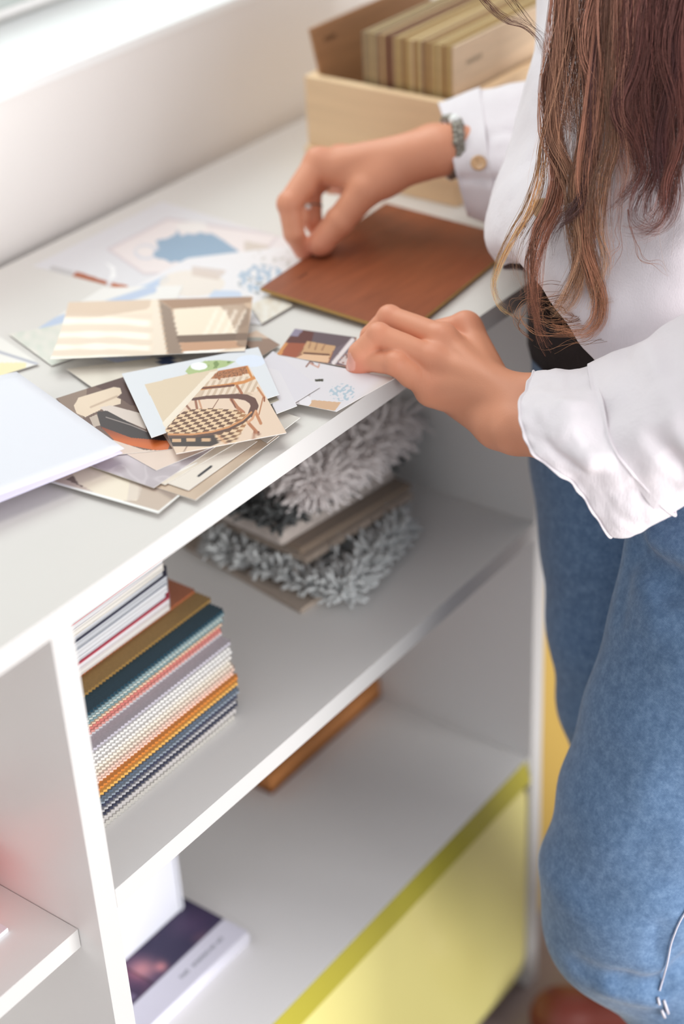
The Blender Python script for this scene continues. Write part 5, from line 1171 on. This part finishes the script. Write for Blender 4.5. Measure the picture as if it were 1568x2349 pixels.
# dense mass behind, right part
mass = [(1300, 1.375, 430), (1335, 1.37, 400), (1370, 1.365, 520), (1400, 1.36, 560), (1432, 1.355, 500), (1462, 1.352, 430), (1492, 1.35, 470), (1520, 1.348, 400), (1550, 1.345, 420), (1580, 1.345, 470), (1615, 1.345, 500), (1650, 1.35, 460), (1690, 1.36, 440)]
for i, (x, d_, ye) in enumerate(mass):
    wob = 14 * math.sin(i * 2.1)
    dk_ = i > 4
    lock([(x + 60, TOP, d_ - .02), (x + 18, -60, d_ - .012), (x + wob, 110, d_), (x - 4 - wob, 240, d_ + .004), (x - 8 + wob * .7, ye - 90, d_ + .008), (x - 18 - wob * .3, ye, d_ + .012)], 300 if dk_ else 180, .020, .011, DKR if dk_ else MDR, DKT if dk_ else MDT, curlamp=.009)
locks = [
 # left light locks
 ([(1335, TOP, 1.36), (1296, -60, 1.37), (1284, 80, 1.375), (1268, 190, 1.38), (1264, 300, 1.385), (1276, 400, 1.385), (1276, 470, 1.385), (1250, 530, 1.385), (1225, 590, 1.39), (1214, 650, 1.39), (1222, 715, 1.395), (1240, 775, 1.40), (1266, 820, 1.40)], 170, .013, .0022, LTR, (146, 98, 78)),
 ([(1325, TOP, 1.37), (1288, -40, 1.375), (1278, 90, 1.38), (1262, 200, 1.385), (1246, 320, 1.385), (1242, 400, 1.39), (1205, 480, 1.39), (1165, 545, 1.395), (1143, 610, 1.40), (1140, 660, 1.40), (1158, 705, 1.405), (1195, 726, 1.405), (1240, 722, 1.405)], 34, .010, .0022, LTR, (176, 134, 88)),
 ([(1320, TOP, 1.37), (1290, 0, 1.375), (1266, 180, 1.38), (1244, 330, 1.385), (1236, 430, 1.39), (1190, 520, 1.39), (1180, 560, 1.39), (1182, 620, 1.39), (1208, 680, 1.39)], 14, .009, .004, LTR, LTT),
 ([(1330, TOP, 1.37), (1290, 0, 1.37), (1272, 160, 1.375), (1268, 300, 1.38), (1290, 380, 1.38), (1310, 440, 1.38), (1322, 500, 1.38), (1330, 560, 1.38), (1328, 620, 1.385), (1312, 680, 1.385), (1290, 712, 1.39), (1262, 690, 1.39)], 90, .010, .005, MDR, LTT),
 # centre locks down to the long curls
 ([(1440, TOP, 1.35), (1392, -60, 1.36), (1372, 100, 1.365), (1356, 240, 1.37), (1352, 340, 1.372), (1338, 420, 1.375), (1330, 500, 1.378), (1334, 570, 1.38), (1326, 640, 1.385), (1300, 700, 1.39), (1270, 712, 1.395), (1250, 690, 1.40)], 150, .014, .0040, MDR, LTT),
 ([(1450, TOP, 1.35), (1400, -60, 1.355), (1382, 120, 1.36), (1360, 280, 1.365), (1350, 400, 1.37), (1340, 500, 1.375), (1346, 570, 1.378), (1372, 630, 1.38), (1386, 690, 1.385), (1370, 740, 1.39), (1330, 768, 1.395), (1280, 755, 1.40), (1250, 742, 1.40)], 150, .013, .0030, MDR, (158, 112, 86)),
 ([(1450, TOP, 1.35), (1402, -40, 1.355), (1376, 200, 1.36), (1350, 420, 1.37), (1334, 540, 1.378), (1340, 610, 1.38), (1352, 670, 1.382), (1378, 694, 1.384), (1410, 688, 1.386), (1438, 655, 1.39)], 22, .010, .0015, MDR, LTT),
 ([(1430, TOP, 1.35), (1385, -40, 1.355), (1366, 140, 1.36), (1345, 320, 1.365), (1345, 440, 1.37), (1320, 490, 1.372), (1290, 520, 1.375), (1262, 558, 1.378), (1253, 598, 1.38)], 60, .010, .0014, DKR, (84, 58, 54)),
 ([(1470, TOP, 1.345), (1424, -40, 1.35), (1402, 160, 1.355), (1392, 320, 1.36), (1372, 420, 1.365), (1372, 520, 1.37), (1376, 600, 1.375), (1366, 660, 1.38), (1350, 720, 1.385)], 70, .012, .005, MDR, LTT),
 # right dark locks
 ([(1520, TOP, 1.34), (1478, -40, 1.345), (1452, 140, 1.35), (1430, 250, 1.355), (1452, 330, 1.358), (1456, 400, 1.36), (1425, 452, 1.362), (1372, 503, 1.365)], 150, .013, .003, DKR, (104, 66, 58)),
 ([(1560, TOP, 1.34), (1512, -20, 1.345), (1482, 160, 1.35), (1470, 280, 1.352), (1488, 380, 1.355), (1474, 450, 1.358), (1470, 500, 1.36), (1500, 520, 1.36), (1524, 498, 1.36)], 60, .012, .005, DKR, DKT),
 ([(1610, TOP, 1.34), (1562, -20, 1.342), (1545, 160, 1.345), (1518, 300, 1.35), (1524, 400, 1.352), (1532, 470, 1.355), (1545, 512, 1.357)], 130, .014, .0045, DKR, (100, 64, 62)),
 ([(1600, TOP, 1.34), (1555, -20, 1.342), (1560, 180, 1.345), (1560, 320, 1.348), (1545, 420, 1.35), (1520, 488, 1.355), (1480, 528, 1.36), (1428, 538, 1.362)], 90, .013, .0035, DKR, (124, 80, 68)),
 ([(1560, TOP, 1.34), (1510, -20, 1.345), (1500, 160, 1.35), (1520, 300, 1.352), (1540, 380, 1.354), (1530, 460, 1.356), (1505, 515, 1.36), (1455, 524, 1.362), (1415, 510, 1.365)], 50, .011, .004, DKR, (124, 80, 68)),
 # fine strays
 ([(1500, TOP, 1.37), (1240, -260, 1.39), (1100, -110, 1.40), (1092, -50, 1.40), (1122, 5, 1.40), (1160, 44, 1.395), (1206, 60, 1.39), (1246, 88, 1.385), (1262, 130, 1.38), (1268, 200, 1.38)], 16, .0018, .003, (60, 42, 40), (84, 58, 50)),
 ([(1500, TOP, 1.37), (1260, -250, 1.39), (1135, -120, 1.40), (1132, -50, 1.40), (1170, 10, 1.40), (1215, 62, 1.395), (1252, 92, 1.385), (1272, 140, 1.38)], 6, .002, .003, (70, 50, 44), (84, 58, 50)),
 ([(1440, 480, 1.37), (1455, 560, 1.375), (1490, 605, 1.378), (1545, 632, 1.38)], 3, .001, .003, MDR, MDT), ([(1420, 470, 1.37), (1415, 560, 1.375), (1395, 620, 1.378)], 3, .002, .006, MDR, MDT)]
for L_ in locks:
    ph_ = hrnd.rand() * 6.28
    for q_ in range(len(L_[0])):
        if L_[0][q_][1] > 0 and q_ < len(L_[0]) - 2 and L_[1] > 30: L_[0][q_] = (L_[0][q_][0] + 9 * math.sin(L_[0][q_][1] / 48. + ph_), L_[0][q_][1], L_[0][q_][2])
    lock(L_[0], int(L_[1] * 1.5), L_[2] * 1.15, L_[3] * 1.25, L_[4], L_[5], spread_pow=.7)
# single flyaway hairs
for k in range(150):
    x0 = 1250 + hrnd.rand() * 330; ph_ = hrnd.rand() * 6.28; ye = 330 + hrnd.rand() * 330; dr_ = hrnd.uniform(-60, 30)
    lock([(x0 + 40, TOP, 1.35), (x0 + 10 + hrnd.randn() * 10, 0, 1.355)] + [(x0 + dr_ * (t_ / 5.) ** 2 + 16 * math.sin(t_ * 1.3 + ph_), ye * t_ / 5., 1.358 + .004 * t_) for t_ in range(1, 6)], 1, .001, .002, (120, 84, 74), (160, 120, 94), seg=34, r=.00013)
# loose frizz over the belt and a crown of hair on the head (above the picture)
for k in range(26):
    x0 = 1245 + hrnd.rand() * 120; y0 = 640 + hrnd.rand() * 60; an = hrnd.rand() * 6.28; L0 = 50 + hrnd.rand() * 60
    lock([(x0 + L0 * math.cos(an + j * .55), y0 + 50 + .55 * L0 * math.sin(an + j * .55), 1.40) for j in range(6)], 3, .002, .003, (112, 76, 58), (150, 110, 80), seg=26)
# hair down the back and over the crown (outside the picture)
for k in range(22):
    a_ = -1.25 + 2.9 * k / 21; dr_ = nz(-FWD * math.cos(a_) + RIGHT * math.sin(a_) * 1.0); 
    if k > 6: dr_ = nz(-FWD * math.cos(a_ * 1.35) + RIGHT * max(.35, abs(math.sin(a_ * 1.35))))
    e_ = np.array([dr_[0], dr_[1], 0]); t0 = HD + np.array([0, 0, .130]) - FACE * .01
    lock(None, 150, .016, .014, DKR, DKT, seg=30, curlamp=.004, path3=[t0, HD + e_ * .075 + np.array([0, 0, .095]), HD + e_ * .098 + np.array([0, 0, .02]), HD + e_ * .095 + np.array([0, 0, -.07]), NK + RIGHT * .075 + e_ * .06 + np.array([0, 0, -.03]), NK + RIGHT * .125 + e_ * .04 + np.array([0, 0, -.17])])
hv = np.concatenate(HV); hf = np.concatenate(HF); hc = np.concatenate(HC)
M_HAIR = mat_attr('hair_brown', 0.42, 0.3)
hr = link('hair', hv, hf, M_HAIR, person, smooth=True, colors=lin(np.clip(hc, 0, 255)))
# scalp cap joining the locks to the head, all above the frame
upH = np.array([0, 0, 1.])
cap_ = lambda p: np.maximum(ell(p, HD + np.array([0, 0, .012]) - FACE * .014, [nz(np.cross(FACE, upH)), FACE, nz(np.cross(nz(np.cross(FACE, upH)), FACE))], (.086, .100, .122)), (p - (HD + FACE * .045)) @ FACE.astype(np.float32))
v, f = sdf_mesh(cap_, HD - .16, HD + .17, .005)
link('hair_crown', v, f, mat('hair_dark', (70, 44, 42), .4, .5, var=.3, vscale=40, stretch=(8, 8, 1)), person, smooth=True)
mbk = MB()
